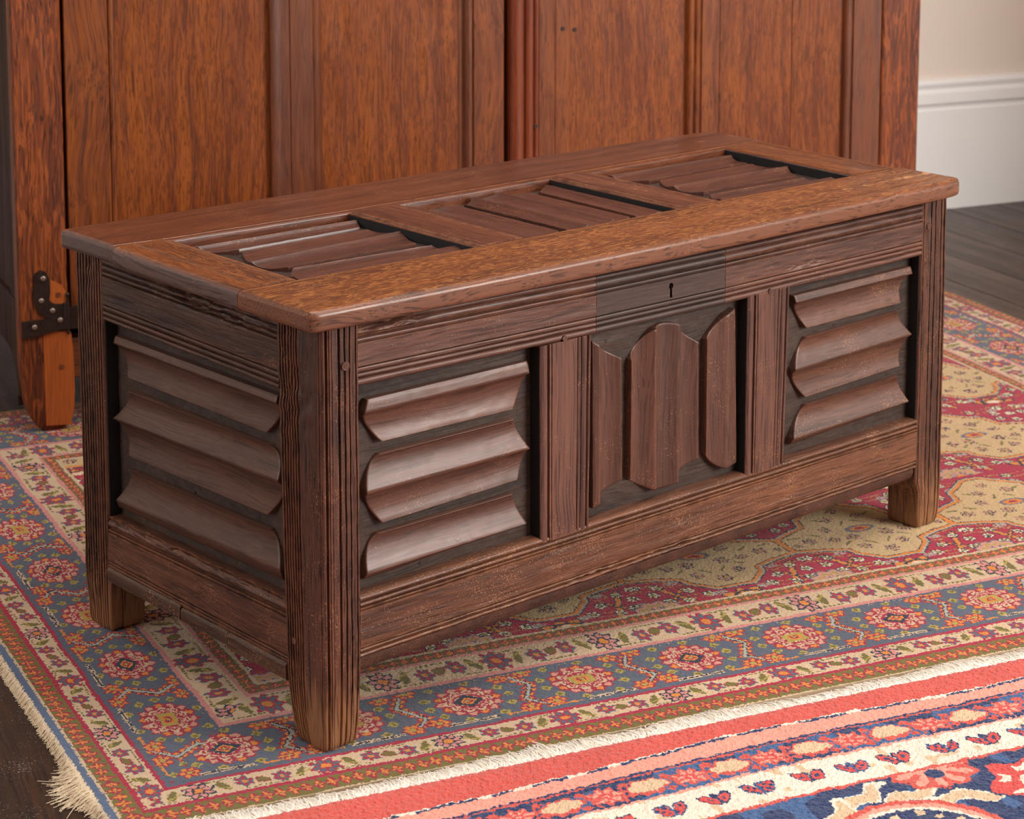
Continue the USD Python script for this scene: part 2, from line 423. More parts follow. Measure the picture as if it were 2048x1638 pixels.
tr_sh = lambda S, v: np.interp(S, [0.055, 0.446, 0.70, 1.14], [0, -0.007, -0.0095, -0.0095])
tr = moulded(0.4452, 0.5245, [(0.4552, 0.0024, 0.0034), (0.4622, 0.0018, 0.0028), (0.4690, 0.0022, 0.0026), (0.4992, 0.0020, 0.0022), (0.5048, 0.002, 0.0032), (0.5085, 0.0016, 0.002), (0.5165, 0.002, 0.003)],
             [(0.4452, 0.4552, 0.0035), (0.4552, 0.4622, 0.0028), (0.4622, 0.4690, 0.0012), (0.4992, 0.5048, 0.0018), (0.5048, 0.5165, 0.0030), (0.5165, 0.5245, 0.003)])
chipL = lambda S, v: np.clip((v - 0.507) / 0.006, 0, 1) * np.clip((0.17 - S) / 0.05, 0, 1)
put("top_rail", sweep(tr, stations(0.0535, 0.4478, 0.004), front, worn(tr_sh, 1, chip=chipL)), oak["x"], chest)
put("top_rail", sweep(tr, stations(0.6978, 1.1395, 0.004), front, worn(tr_sh, 2, chip=lambda S, v: 0.5 * np.clip(1 - np.abs(S - 0.87) / 0.06, 0, 1) * np.clip(1 - np.abs(v - 0.476) / 0.006, 0, 1))), oak["x"], chest)
lockp = sweep(tr, stations(0.4486, 0.6970, 0.004), front, worn(tr_sh, 3, 0.0003))
kz, kx = 0.474, 0.5889
key_poly = sg.Point(kx, kz + 0.0062).buffer(0.0044, 10).union(sg.Polygon([(kx - 0.0018, kz + 0.005), (kx + 0.0018, kz + 0.005), (kx + 0.0026, kz - 0.0100), (kx - 0.0026, kz - 0.0100)]))
try:
    import manifold3d as m3
    t = trimesh.Trimesh(*lockp, process=True)
    A = m3.Manifold(m3.Mesh(np.array(t.vertices, np.float32), np.array(t.faces, np.uint32)))
    k = trimesh.creation.extrude_polygon(key_poly, 0.05, engine="earcut")
    k.apply_transform(np.array([[1, 0, 0, 0], [0, 0, -1, 0.035], [0, 1, 0, 0], [0, 0, 0, 1.0]]))
    B = m3.Manifold(m3.Mesh(np.array(k.vertices, np.float32), np.array(k.faces, np.uint32)))
    D_ = A - B
    if D_.num_tri() > 100:
        lockp = D_
except Exception:
    pass
lp = put("lock_patch", lockp, patch_oak, chest, 30, "smoother grey-brown let-in piece with keyhole")
put("keyhole", trimesh.creation.box(bounds=[(kx - 0.012, 0.0185, kz - 0.018), (kx + 0.012, 0.0275, kz + 0.018)]), dark_cut, lp, False)
pin = trimesh.creation.cylinder(0.0013, 0.014, sections=12)
pin.apply_transform(trimesh.transformations.rotation_matrix(math.pi / 2, (1, 0, 0)))
pin.apply_translation((kx, 0.0115, kz + 0.0055))
put("lock_pin", pin, nail_iron, lp)

br_sh = lambda S, v: -0.006 * (S - 0.055) / 1.08
br = moulded(0.1054, 0.1848, [(0.1120, 0.0022, 0.003), (0.1178, 0.0022, 0.0028), (0.1655, 0.0020, 0.0022), (0.1700, 0.0022, 0.0034), (0.1757, 0.0016, 0.0014)],
             [(0.1054, 0.1120, 0.0032), (0.1120, 0.1178, 0.0026), (0.1655, 0.1700, 0.0014), (0.1700, 0.1757, 0.0018), (0.1757, 0.1848, 0.0046)])
put("bottom_rail", sweep(br, stations(0.0545, 1.1400, 0.004), front, worn(br_sh, 4, 0.0009, chip=lambda S, v: 0.6 * np.clip(1 - np.abs(v - 0.112) / 0.01, 0, 1) * (0.3 + 0.7 * (np.abs(S - 0.52) < 0.12)))), speck_oak, chest)
st = np.array([(0.0857, -0.030), (0.0857, -0.0125), (0.0880, -0.0085), (0.0925, -0.0052), (0.0985, -0.0035), (0.1050, -0.0032), (0.1054, -0.030)])
put("bottom_strip", sweep(st, stations(0.0545, 1.1370, 0.006), front, worn(br_sh, 5, 0.0006), step=0.002), side_oak, chest, 45)

mun_g = lambda w: ([(0.0135, 0.0024, 0.0038), (0.0185, 0.0016, 0.0022), (w - 0.0245, 0.0018, 0.0026), (w - 0.0175, 0.0020, 0.003), (w - 0.006, 0.0018, 0.0026)],
                   [(0.0, 0.0135, 0.0020), (w - 0.0245, w - 0.0175, 0.0012), (w - 0.0175, w - 0.006, 0.0018), (w - 0.006, w, 0.002)])
for xa, xb, xc, xd, sd in ((0.3496, 0.4396, 0.3516, 0.4372, 6), (0.7469, 0.8344, 0.7467, 0.8275, 7)):
    w = xb - xa
    g_, b_ = mun_g(w)
    prof = moulded(0.0, w, g_, b_, 0.026)

    def place(S, v, o, xa=xa, xb=xb, xc=xc, xd=xd, w=w):
        f = (S - 0.18) / 0.256
        l, r = xc + (xa - xc) * f, xd + (xb - xd) * f
        return np.stack([l + v / w * (r - l), -o - 0.0006, S], -1)
    put("muntin", sweep(prof, stations(0.1765, 0.4400, 0.004), place, worn(lambda S, v: 0 * S, sd, 0.0006)), oak["z"], chest)


# carved panels
def fold(segs, place, ns=64, nt=14, drop=0.0016, seed=0, base=-0.0015, amp=0.00035):
    """One carved fold. segs: (row a, control row or None, row b, height a, height b, sag); a row is (ax, ay, bx, by), the two ends of a line across the panel."""
    rows, hs = [], []
    for j, (a, c, b, ha, hb, sag) in enumerate(segs):
        a, b = np.array(a), np.array(b)
        c = (a + b) / 2 if c is None else np.array(c)
        n = nt if sag else 5
        for t in np.linspace(0, 1, n + 1)[(1 if j else 0):]:
            rows.append(a * (1 - t) * (1 - 2 * t) + c * 4 * t * (1 - t) + b * t * (2 * t - 1))
            s = math.sin(math.pi * t ** 0.72) ** 0.9 if 0 < t < 1 else 0.0
            hs.append(ha + (hb - ha) * t - sag * s)
    rows, hs = np.array(rows), np.array(hs)
    e = np.array([0, 0.0006, 0.0014, 0.003])
    length = np.linalg.norm(rows[:, :2] - rows[:, 2:], axis=1).mean() if False else np.linalg.norm(rows[:, 2:] - rows[:, :2], axis=1).mean()
    s = np.unique(np.concatenate([e / length, np.linspace(0.015, 0.985, ns), 1 - e / length]))
    A, B = rows[:, None, :2], rows[:, None, 2:]
    P = A + (B - A) * s[None, :, None]
    d = np.minimum(s, 1 - s)[None, :] * length
    dr = drop * (1 - np.sqrt(np.clip(1 - np.clip(1 - d / 0.003, 0, 1) ** 2, 0, 1)))
    H = hs[:, None] - dr
    q = np.concatenate([P * 90, np.full(P.shape[:2] + (1,), seed * 5.1)], -1)
    H = H + amp * 2 * (fbm(q, 3, seed) - 0.5)
    # worn, slightly wavy lips
    W = 0.0007 * (fbm(np.stack([s * length * 45, np.full_like(s, seed), np.full_like(s, 0.5)], -1), 3, seed + 3) - 0.5)
    H[0] += W - 0.0008
    H[-1] += W[::-1] - 0.0008
    n, m = H.shape
    top = place(P[..., 0], P[..., 1], H)
    rim_i = np.concatenate([np.arange(m), np.arange(1, n) * m + m - 1, (n - 1) * m + np.arange(m - 2, -1, -1), np.arange(n - 2, 0, -1) * m])
    Pr = P.reshape(-1, 2)[rim_i]
    low = place(Pr[:, 0], Pr[:, 1], np.full(len(Pr), base))
    i = np.arange(n * m).reshape(n, m)
    quads = np.stack([i[:-1, :-1], i[1:, :-1], i[1:, 1:], i[:-1, 1:]], -1).reshape(-1, 4)
    k = len(rim_i)
    up, lo = rim_i, n * m + np.arange(k)
    sk = np.stack([up, np.roll(up, -1), np.roll(lo, -1), lo], -1)
    V = np.vstack([top.reshape(-1, 3), low])
    Fc = np.vstack([quads, sk])
    tri = np.vstack([Fc[:, [0, 1, 2]], Fc[:, [0, 2, 3]]])
    t = trimesh.Trimesh(V, tri, process=False)
    if np.dot(t.face_normals[: len(quads)].mean(0), place(np.array([0.0]), np.array([0.0]), np.array([1.0]))[0] - place(np.array([0.0]), np.array([0.0]), np.array([0.0]))[0]) < 0:
        tri = tri[:, ::-1]
    return V, tri


def ground(a0, a1, b0, b1, place, seed, amp=0.0009, thick=0.008, d=0.004):
    """A panel's sunk ground: a thin board whose face shows the tool marks."""
    a, b = stations(a0, a1, d), stations(b0, b1, d)
    A, B = np.meshgrid(a, b, indexing="ij")
    h = amp * 2 * (fbm(np.stack([A * 70, B * 70, np.full_like(A, seed)], -1), 4, seed) - 0.5)
    v1, f1 = grid(place(A, B, h))
    v2, f2 = grid(place(A, B, np.full_like(A, -thick)), True)
    n, m = A.shape
    i = np.arange(n * m).reshape(n, m)
    rim = np.concatenate([i[0, :], i[1:, -1], i[-1, -2::-1], i[-2:0:-1, 0]])
    sk = np.stack([rim, np.roll(rim, -1), np.roll(rim, -1) + n * m, rim + n * m], -1)
    return np.vstack([v1, v2]), np.vstack([f1, f2, sk])


GF, GS = 0.0205, 0.0215
pf = lambda a, b, h: np.stack([a, GF - h, b], -1)
ps = lambda a, b, h: np.stack([GS - h, a, b], -1)
LO, HI, SAG, SAG2 = 0.0105, 0.0145, 0.0085, 0.0115
row = lambda a, b: (*a, *b)


def unit_top(r0, r1, c, r2):
    return [(r0, None, r1, HI - 0.0035, HI, 0), (r1, c, r2, HI, LO, SAG)]


def unit_mid(r0, c0, r1, c1, r2):
    return [(r0, c0, r1, LO, HI, SAG), (r1, c1, r2, HI, LO, SAG)]


def unit_low(r0, c, r1, r2):
    return [(r0, c, r1, LO, HI, SAG), (r1, None, r2, HI, HI - 0.006, 0)]


P1 = [unit_top((.0755, .423, .3357, .4213), (.068, .4082, .3366, .4063), (.080, .3865, .3280, .3860), (.096, .3664, .3122, .3628)),
      unit_mid((.0951, .3508, .3139, .349), (.0800, .3337, .3255, .3285), (.0706, .3068, .3374, .3058), (.0815, .2850, .3315, .2870), (.0965, .2636, .320, .2673)),
      unit_low((.0919, .2512, .3124, .2502), (.0774, .2340, .3227, .2290), (.0696, .2067, .3321, .2069), (.0688, .1983, .3304, .204))]
P3 = [unit_top((.855, .4199, 1.1272, .42), (.8562, .4093, 1.1273, .4096), (.8698, .3880, 1.1103, .3917), (.8851, .3665, 1.1056, .3674)),
      unit_mid((.8873, .3521, 1.1023, .354), (.8714, .3320, 1.1155, .3345), (.8575, .3086, 1.1303, .3141), (.8659, .2865, 1.1130, .288), (.8849, .2628, 1.1078, .2678)),
      unit_low((.8896, .25, 1.1047, .2517), (.8726, .2300, 1.1162, .2310), (.857, .2073, 1.1267, .209), (.8555, .1971, 1.1259, .2042))]
P2 = [[((.451, .4264, .4537, .1963), None, (.4616, .4201, .4637, .2014), HI - .003, HI, 0), ((.4616, .4201, .4637, .2014), (.4831, .4065, .4851, .2142), (.5048, .3936, .508, .2236), HI, LO + .001, SAG2)],
      [((.5243, .3873, .5239, .2214), (.546, .4082, .5463, .2062), (.568, .4228, .5701, .1953), LO + .001, HI, SAG2), ((.568, .4228, .5701, .1953), (.5903, .4262, .5941, .1922), (.6143, .4217, .6144, .1961), HI, HI, SAG2 * .8),
       ((.6143, .4217, .6144, .1961), (.6337, .4038, .6359, .2105), (.6558, .3879, .6591, .2201), HI, LO, SAG2)],
      [((.6726, .3885, .6733, .2243), (.690, .4040, .689, .2060), (.7114, .4183, .711, .1945), LO + .001, HI, SAG2 * .5), ((.7114, .4183, .711, .1945), None, (.729, .4231, .737, .1965), HI, HI - .003, 0)]]
for gx0, gx1, units, ax, sd in ((0.0535, 0.3535, P1, "x", 11), (0.4360, 0.7505, P2, "z", 12), (0.8310, 1.1440, P3, "x", 13)):
    pg = put("panel", ground(gx0, gx1, 0.1740, 0.4480, pf, sd), ground_oak, chest, 40, "blackened sunk ground of a carved panel")
    for k, u in enumerate(units):
        put("carved_fold", fold(u, pf, seed=sd * 10 + k), fold_oak[ax], pg, 40)

# the left end: rails, apron, panel
sr_sh = lambda S, v: -0.0056 * (0.49 - S) / 0.40
srp = moulded(0.4389, 0.5245, [(0.4462, 0.0020, 0.003), (0.4535, 0.0020, 0.003), (0.4614, 0.0022, 0.0028), (0.5010, 0.0022, 0.003), (0.5075, 0.002, 0.0028), (0.5160, 0.002, 0.0028)],
              [(0.4389, 0.4462, 0.003), (0.4462, 0.4535, 0.0024), (0.4535, 0.4614, 0.0022), (0.5010, 0.5075, 0.002), (0.5075, 0.516, 0.0028), (0.516, 0.5245, 0.002)])
put("side_top_rail", sweep(srp, stations(0.0865, 0.4875, 0.004), side, worn(sr_sh, 21, 0.0008, chip=lambda S, v: 0.9 * np.clip((v - 0.497) / 0.006, 0, 1) * np.clip(1.2 - np.abs(S - 0.24) / 0.14, 0, 1))), side_oak, chest)
sb = moulded(0.0939, 0.1648, [(0.0985, 0.0018, 0.0022), (0.1035, 0.0024, 0.003), (0.1440, 0.002, 0.0022), (0.1490, 0.0022, 0.003)], [(0.0939, 0.0985, 0.002), (0.0985, 0.1035, 0.002), (0.144, 0.149, 0.0012), (0.1490, 0.1648, 0.0042)])
put("side_bottom_rail", sweep(sb, stations(0.0765, 0.4880, 0.004), side, worn(lambda S, v: (0.49 - S) / 0.41 * np.where(v > 0.13, 0.005, -0.003), 22, 0.0009, chip=lambda S, v: 0.6 * np.clip((v - 0.155) / 0.006, 0, 1))), wood("side_rail_oak", "y", (srgb(44, 26, 20), srgb(80, 48, 36), srgb(124, 76, 52)), edge=srgb(150, 94, 62), edge_amt=0.8, specks=0.4, rough_=0.45, bump=0.7), chest)
for ya, yb, za, zb, sd in ((0.3100, 0.4880, 0.0735, 0.0938, 23), (0.2020, 0.3065, 0.0722, 0.0915, 24), (0.0762, 0.2005, 0.0685, 0.0912, 25)):
    ap = np.array([(za, -0.030), (za, 0.0005), (za + 0.002, 0.003), (zb - 0.003, 0.0035), (zb, 0.001), (zb, -0.030)])
    put("apron_board", sweep(ap, stations(ya, yb, 0.005), side, worn(lambda S, v: 0 * S, sd, 0.0012), step=0.003), wood(f"apron_oak_{sd}", "y", (srgb(34, 22, 17), srgb(62, 40, 30), srgb(96, 64, 46)), edge=srgb(140, 104, 74), edge_amt=0.8, specks=0.6, rough_=0.5, bump=1.0), chest)
SG = [unit_top((.4771, .4185, .1039, .4197), (.4763, .4092, .1031, .4107), (.4600, .3890, .1086, .3917), (.4499, .367, .1296, .367)),
      unit_mid((.4495, .3483, .128, .3513), (.4641, .3247, .1099, .336), (.4824, .3035, .1024, .3118), (.4610, .2813, .107, .2895), (.451, .2585, .1302, .2621)),
      unit_low((.4519, .2379, .1286, .2438), (.4628, .2146, .1146, .2251), (.4788, .1905, .0999, .2012), (.4831, .1776, .1013, .1852))]
pg = put("side_panel", ground(0.0780, 0.4900, 0.160, 0.448, ps, 31), ground_oak, chest, 40, "blackened sunk ground of the end panel")
for k, u in enumerate(SG):
    put("carved_fold", fold(u, ps, seed=310 + k), side_fold, pg, 40)


# the four stiles, which run down into the feet
def stile_mesh(xa, xb, ya, yb, front_g, left_g, mod=None, z1=0.5225, seed=0, amp=0.0009, wear=None, rc=0.003):
    """Cross-section in x and y swept up: grooved faces to the front (ya) and to the left (xa)."""
    fx, fh = relief(xa + rc, xb - 0.001, front_g, [])
    ly, lh = relief(ya + rc, yb - 0.001, left_g, [])
    k = rc * 0.3
    poly = [(x, ya - h) for x, h in zip(fx[::-1], fh[::-1])] + [(xa + k, ya + k)] + [(xa - h, y) for y, h in zip(ly, lh)] + [(xa + 0.001, yb), (xb - 0.001, yb), (xb, yb - 0.001), (xb, ya + 0.001)]
    S = np.concatenate([[0.0, 0.0012, 0.003, 0.006, 0.010], stations(0.014, z1, 0.005)])

    def place(S, v, o):
        cx, cy = (xa + xb) / 2, (ya + yb) / 2
        x, y = v.copy(), o.copy()
        if mod:
            x, y = mod(x, y, S)
        s = np.interp(S, [0, 0.0012, 0.003, 0.006, 0.012], [0.86, 0.92, 0.96, 0.985, 1.0])
        x, y = cx + (x - cx) * s, cy + (y - cy) * s
        q = np.stack([x * 120, y * 120, S * 22 + seed], -1)
        q2 = np.stack([x * 40, y * 40, S * 60 + seed], -1)
        rough_ = amp * (1 + 2.2 * np.clip((0.10 - S) / 0.10, 0, 1))
        d = rough_ * 2 * (fbm(q, 3, seed) - 0.5) + (0 if wear is None else wear(x, y, S) * 0.0020 * np.clip((fbm(q2, 3, seed + 5) - 0.42) * 5, 0, 1))
        r = np.maximum(np.hypot(x - cx, y - cy), 1e-6)
        return np.stack([x + (cx - x) / r * d, y + (cy - y) / r * d, S], -1)
    return sweep(np.array(poly), S, place, step=0.004)


def fl_mod(x, y, z):
    s = np.interp(z, [0, 0.02, 0.045, 0.076, 0.17, 0.36, 0.50, 0.53], [0.62, 0.72, 0.80, 0.845, 0.895, 0.958, 1.0, 1.0])
    t = np.interp(z, [0, 0.05, 0.085], [0.90, 0.95, 1.0])
    return x * t, y * s


put("stile", stile_mesh(0.0, 0.0545, 0.0, 0.0893,
    [(0.0065, 0.0034, 0.0055), (0.0105, 0.0014, 0.0016), (0.0150, 0.0012, 0.001), (0.0255, 0.003, 0.004), (0.0343, 0.0022, 0.003), (0.0415, 0.002, 0.003), (0.0505, 0.002, 0.0022)],
    [(0.0060, 0.002, 0.0016)] + [(y, 0.0030, 0.0030) for y in np.arange(0.050, 0.088, 0.0056)], fl_mod, seed=41,
    wear=lambda x, y, z: np.clip((y - 0.012) / 0.01, 0, 1) * np.clip(1 - np.abs(z - 0.44) / 0.10, 0, 1) * (x < 0.02)), stile_oak, chest, 40)


def bl_mod(x, y, z):
    o = np.interp(z, [0, 0.01, 0.064, 0.29, 0.5], [0.538, 0.5435, 0.550, 0.5512, 0.5545])
    y2 = 0.4883 + (y - 0.4883) * (o - 0.4883) / 0.064
    return x, y2


put("stile", stile_mesh(0.0, 0.055, 0.4883, 0.5523, [(0.02, 0.003, 0.002)], [(y, 0.0034, 0.0032) for y in np.arange(0.4945, 0.551, 0.0066)], bl_mod, seed=42,
    wear=lambda x, y, z: 1.1 * np.clip((z - 0.47) / 0.02, 0, 1) * np.clip(1 - np.abs(y - 0.520) / 0.018, 0, 1) * (x < 0.03)), stile_oak, chest, 40)


def fr_mod(x, y, z):
    l = np.interp(z, [0, 0.06, 0.075, 0.5], [0.010, 0.008, 0.0, -0.001])
    f = np.clip((1.17 - x) / 0.03, 0, 1)
    r = np.interp(z, [0, 0.02, 0.06, 0.2, 0.5], [-0.002, 0.003, 0.004, 0.003, -0.0005])
    g = np.clip((x - 1.17) / 0.03, 0, 1)
    return x + f * l + g * r, y


put("stile", stile_mesh(1.1395, 1.1995, 0.0, 0.0600, [(1.1445, 0.002, 0.002), (1.1624, 0.0024, 0.003), (1.1724, 0.0026, 0.005), (1.1872, 0.0022, 0.003), (1.1945, 0.0026, 0.004)], [(0.03, 0.004, 0.001)], fr_mod, seed=43,
    wear=lambda x, y, z: 0.8 * np.clip(1 - np.abs(x - 1.155) / 0.01, 0, 1) * np.clip((z - 0.36) / 0.05, 0, 1)), stile_oak, chest, 40)
put("stile", stile_mesh(1.1450, 1.2000, 0.4900, 0.5520, [], [], None, seed=44), stile_oak, chest, 40)


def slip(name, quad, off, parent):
    """A thin black slip, stain and recess shade in one colour: quad of four points, thickened along off."""
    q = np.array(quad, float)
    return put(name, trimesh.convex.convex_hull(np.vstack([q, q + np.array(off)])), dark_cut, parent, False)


for xa, xc in ((0.3496, 0.3516), (0.7469, 0.7467)):  # black slips: dark stain with the recess shade painted in
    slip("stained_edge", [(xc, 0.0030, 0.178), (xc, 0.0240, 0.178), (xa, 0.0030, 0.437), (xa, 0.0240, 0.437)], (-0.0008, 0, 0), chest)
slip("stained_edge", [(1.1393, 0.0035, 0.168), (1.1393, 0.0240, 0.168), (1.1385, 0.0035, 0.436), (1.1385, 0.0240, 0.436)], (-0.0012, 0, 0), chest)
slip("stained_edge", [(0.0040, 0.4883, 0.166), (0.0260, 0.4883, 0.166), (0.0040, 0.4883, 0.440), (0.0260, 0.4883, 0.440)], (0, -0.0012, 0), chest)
# pegs in the joints
for n_, (a, b, r_, face) in enumerate([(0.0345, 0.4747, 0.0058, "f"), (1.1544, 0.4809, 0.0050, "f"), (0.3905, 0.4435, 0.0042, "f"), (0.7905, 0.4395, 0.0042, "f"), (0.045, 0.135, 0.0034, "f"), (0.060, 0.125, 0.0042, "s")]):
    c = trimesh.creation.cylinder(r_, 0.012, sections=18)
    c = trimesh.Trimesh(np.array(c.vertices) * np.array([1, 0.9, 1]), c.faces, process=False)
    if face == "f":
        c.apply_transform(trimesh.transformations.rotation_matrix(math.pi / 2, (1, 0, 0)))
        c.apply_translation((a, 0.0042, b))
    else:
        c.apply_transform(trimesh.transformations.rotation_matrix(math.pi / 2, (0, 1, 0)))
        c.apply_translation((0.0045, a, b))
    put("peg", c, stile_oak, chest, 40)
# the sides that the photograph does not show, and the floor of the chest
put("back_board", rbox(0.05, 1.15, 0.528, 0.545, 0.09, 0.5225), side_oak, chest, False)
put("end_board", rbox(1.172, 1.190, 0.055, 0.495, 0.09, 0.5225), side_oak, chest, False)
put("floor_board", rbox(0.030, 1.172, 0.030, 0.528, 0.088, 0.100), dark_cut, chest, False)

# the lid: two long rails, two end rails and two muntins around three carved panels
lid = part("lid", chest)
ZT, TK = 0.550, 0.0270
f_out = lambda x: np.interp(x, [-.02, .02, .263, .567, .94, 1.17, 1.205], [-.0065, -.010, -.018, -.0245, -.0225, -.0205, -.017])
f_in = lambda x: np.interp(x, [-.021, .069, .353, .438, .732, .814, 1.112, 1.21], [.1405, .139, .129, .1245, .1215, .122, .1135, .110])
b_out = lambda x: np.interp(x, [-.008, .088, .4635, .7767, 1.1914, 1.245], [.5870, .5844, .5708, .5607, .540, .5355])
b_in = lambda x: np.interp(x, [-.012, .075, .359, .467, .744, .832, 1.138, 1.235], [.442, .428, .413, .411, .408, .404, .405, .410])
l_out = lambda y: np.interp(y, [.0, .14, .4476, .587], [-.0195, -.0205, -.0112, -.004])
l_in = lambda y: np.interp(y, [.13, .44], [.0685, .0750])
r_out = lambda y: np.interp(y, [.0, .11, .427, .54], [1.215, 1.2120, 1.2330, 1.242])
r_in = lambda y: np.interp(y, [.11, .41], [1.1116, 1.1385])
m1a, m1b = (lambda y: np.interp(y, [.12, .41], [.353, .3585])), (lambda y: np.interp(y, [.12, .41], [.4376, .4475]))
m2a, m2b = (lambda y: np.interp(y, [.12, .41], [.732, .7442])), (lambda y: np.interp(y, [.12, .41], [.8144, .8250]))


def member(W, nose=True, both=False, groove_out=None, inner=True):
    """Profile of a lid member: v from its outer edge (0) to its inner edge (W), o below the top."""
    p = []
    if nose:
        for t in np.linspace(0, math.pi / 2, 6):
            p.append((0.0065 * (1 - math.sin(t)), -TK + 0.0065 * (1 - math.cos(t))))
        for t in np.linspace(0, math.pi / 2, 8):
            p.append((0.0100 * (1 - math.cos(t)), -0.0100 * (1 - math.sin(t)) * 0.85))
    else:
        p += [(0.0, -TK), (0.0, -0.0045), (0.0006, -0.003)]
        p += [(0.0035, -0.0028), (0.0055, -0.0032), (0.0065, -0.0008), (0.0090, -0.0006), (0.0102, -0.0016), (0.0118, -0.0002), (0.0135, 0.0)]
    if groove_out:
        g = groove_out
        p += [(g - 0.0016, 0.0), (g, -0.0012), (g + 0.0016, 0.0), (g + 0.0046, 0.0), (g + 0.0058, -0.0008), (g + 0.007, 0.0)]
    if inner:
        p += [(W - 0.0165, 0.0), (W - 0.0150, -0.0012), (W - 0.0138, -0.0001), (W - 0.0095, -0.0003), (W - 0.0084, -0.0016), (W - 0.0072, -0.0006), (W - 0.0030, -0.0012), (W - 0.0008, -0.0026), (W, -0.0045), (W, -TK)]
    else:
        p += [(W, 0.0), (W, -TK)]
    return np.array(p)


def lid_part(name, mat, W, S, outer, inner, along, prof, ends=(0.0, 0.0), seed=0, label=None):
    S = np.array(S)

    def place(SS, v, o):
        wid = np.abs(inner(SS) - outer(SS))
        sg_ = np.sign(inner(SS) - outer(SS))
        d0, d1 = SS - S[0], S[-1] - SS
        v, o = v.copy(), o.copy()
        for d, R_ in ((d0, ends[0]), (d1, ends[1])):
            if R_:
                t = np.clip(1 - d / R_, 0, 1)
                inset = R_ * (1 - np.sqrt(np.clip(1 - t * t, 0, 1)))
                v = np.where(v < 0.06, v + 0.9 * inset * (1 - v / 0.06), v)
                er = 0.0115 if R_ > 0.02 else 0.007
                t2 = np.clip(1 - d / er, 0, 1)
                ri = er * (1 - np.sqrt(np.clip(1 - t2 * t2, 0, 1)))
                o = np.clip(o, -TK + ri, -ri)
        vv = np.where(v < W / 2, v, wid - (W - v))
        y = outer(SS) + sg_ * vv
        q = np.stack([SS * 30, vv * 60, np.full_like(SS, seed)], -1)
        n_ = fbm(q, 3, seed) - 0.5
        z = ZT + o + 0.0007 * n_ * (o > -0.012)
        return np.stack([SS, y, z], -1) if along == "x" else np.stack([y, SS, z], -1)
    return put(name, sweep(prof, S, place, step=0.006), mat, lid, 40, label)


def lidS(a, b, ea=True, eb=True):
    e = np.array([0.0, 0.0005, 0.0014, 0.003, 0.0055, 0.0085, 0.012])
    mid = stations(a + (0.016 if ea else 0), b - (0.016 if eb else 0), 0.010)
    return np.concatenate([a + e if ea else [], mid, (b - e)[::-1] if eb else []])


lid_part("front_rail", lid_x, 0.15, lidS(-0.0200, 1.2210), f_out, f_in, "x", member(0.15, True, groove_out=0.030, inner=True), (0.012, 0.024), 1)
lid_part("back_rail", lid_b, 0.15, lidS(-0.0065, 1.2430), b_out, b_in, "x", member(0.15, True, groove_out=None), (0.010, 0.030), 2)
c_l, c_r = 0.1412, 0.4405
lid_part("end_rail", lid_y, 0.09, np.concatenate([[c_l], stations(0.15, 0.43, 0.01), [c_r - 0.0015]]), l_out, l_in, "y", member(0.09, True, groove_out=0.030), (0, 0), 3)
lid_part("end_rail", lid_y, 0.088, stations(0.1130, 0.4080, 0.01), r_out, r_in, "y", member(0.088, True, groove_out=0.020), (0, 0), 4)
for a_, b_, y0_, y1_, sd in ((m1a, m1b, 0.127, 0.4125, 5), (m2a, m2b, 0.1205, 0.4075, 6)):
    lid_part("lid_muntin", lid_m, 0.09, stations(y0_, y1_, 0.008), a_, b_, "y", member(0.09, nose=False), (0, 0), sd)
for fn, y0_, y1_ in ((m1a, 0.1285, 0.411), (m2a, 0.1220, 0.4065), (r_in, 0.1145, 0.404)):  # same black slips for stain and shade inside the lid openings
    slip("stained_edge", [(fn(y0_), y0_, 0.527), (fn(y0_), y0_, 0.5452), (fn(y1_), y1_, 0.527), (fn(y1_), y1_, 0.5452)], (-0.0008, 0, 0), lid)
GZ = 0.5315
pl = lambda a, b, h: np.stack([a, b, GZ + h], -1)
lo, hi, sg2 = 0.0080, 0.0105, 0.0052
ut = lambda r0, r1, c, r2: [(r0, None, r1, hi - .002, hi, 0), (r1, c, r2, hi, lo, sg2)]
um = lambda r0, c0, r1, c1, r2: [(r0, c0, r1, lo, hi, sg2), (r1, c1, r2, hi, lo, sg2)]
ul = lambda r0, c, r1, r2: [(r0, c, r1, lo, hi, sg2), (r1, None, r2, hi, hi - .003, 0)]
LA = [ut((.090, .408, .351, .401), (.092, .396, .356, .390), (.108, .378, .350, .376), (.1329, .3592, .337, .3597)),
      um((.128, .345, .3397, .3438), (.112, .312, .353, .318), (.096, .2778, .3585, .2926), (.108, .256, .347, .262), (.1245, .235, .3333, .2316)),
      ul((.1232, .2247, .3438, .2096), (.104, .205, .350, .194), (.0915, .1796, .356, .175), (.090, .160, .354, .157))]
LC = [ut((.862, .400, 1.115, .396), (.855, .384, 1.126, .380), (.868, .362, 1.118, .356), (.8860, .3330, 1.1065, .3287)),
      um((.8942, .3191, 1.1080, .318), (.880, .292, 1.118, .286), (.8684, .2645, 1.1224, .2552), (.874, .240, 1.104, .230), (.882, .2147, 1.0849, .2062)),
      ul((.8723, .1936, 1.0805, .186), (.860, .175, 1.093, .168), (.850, .155, 1.104, .150), (.850, .140, 1.102, .136))]
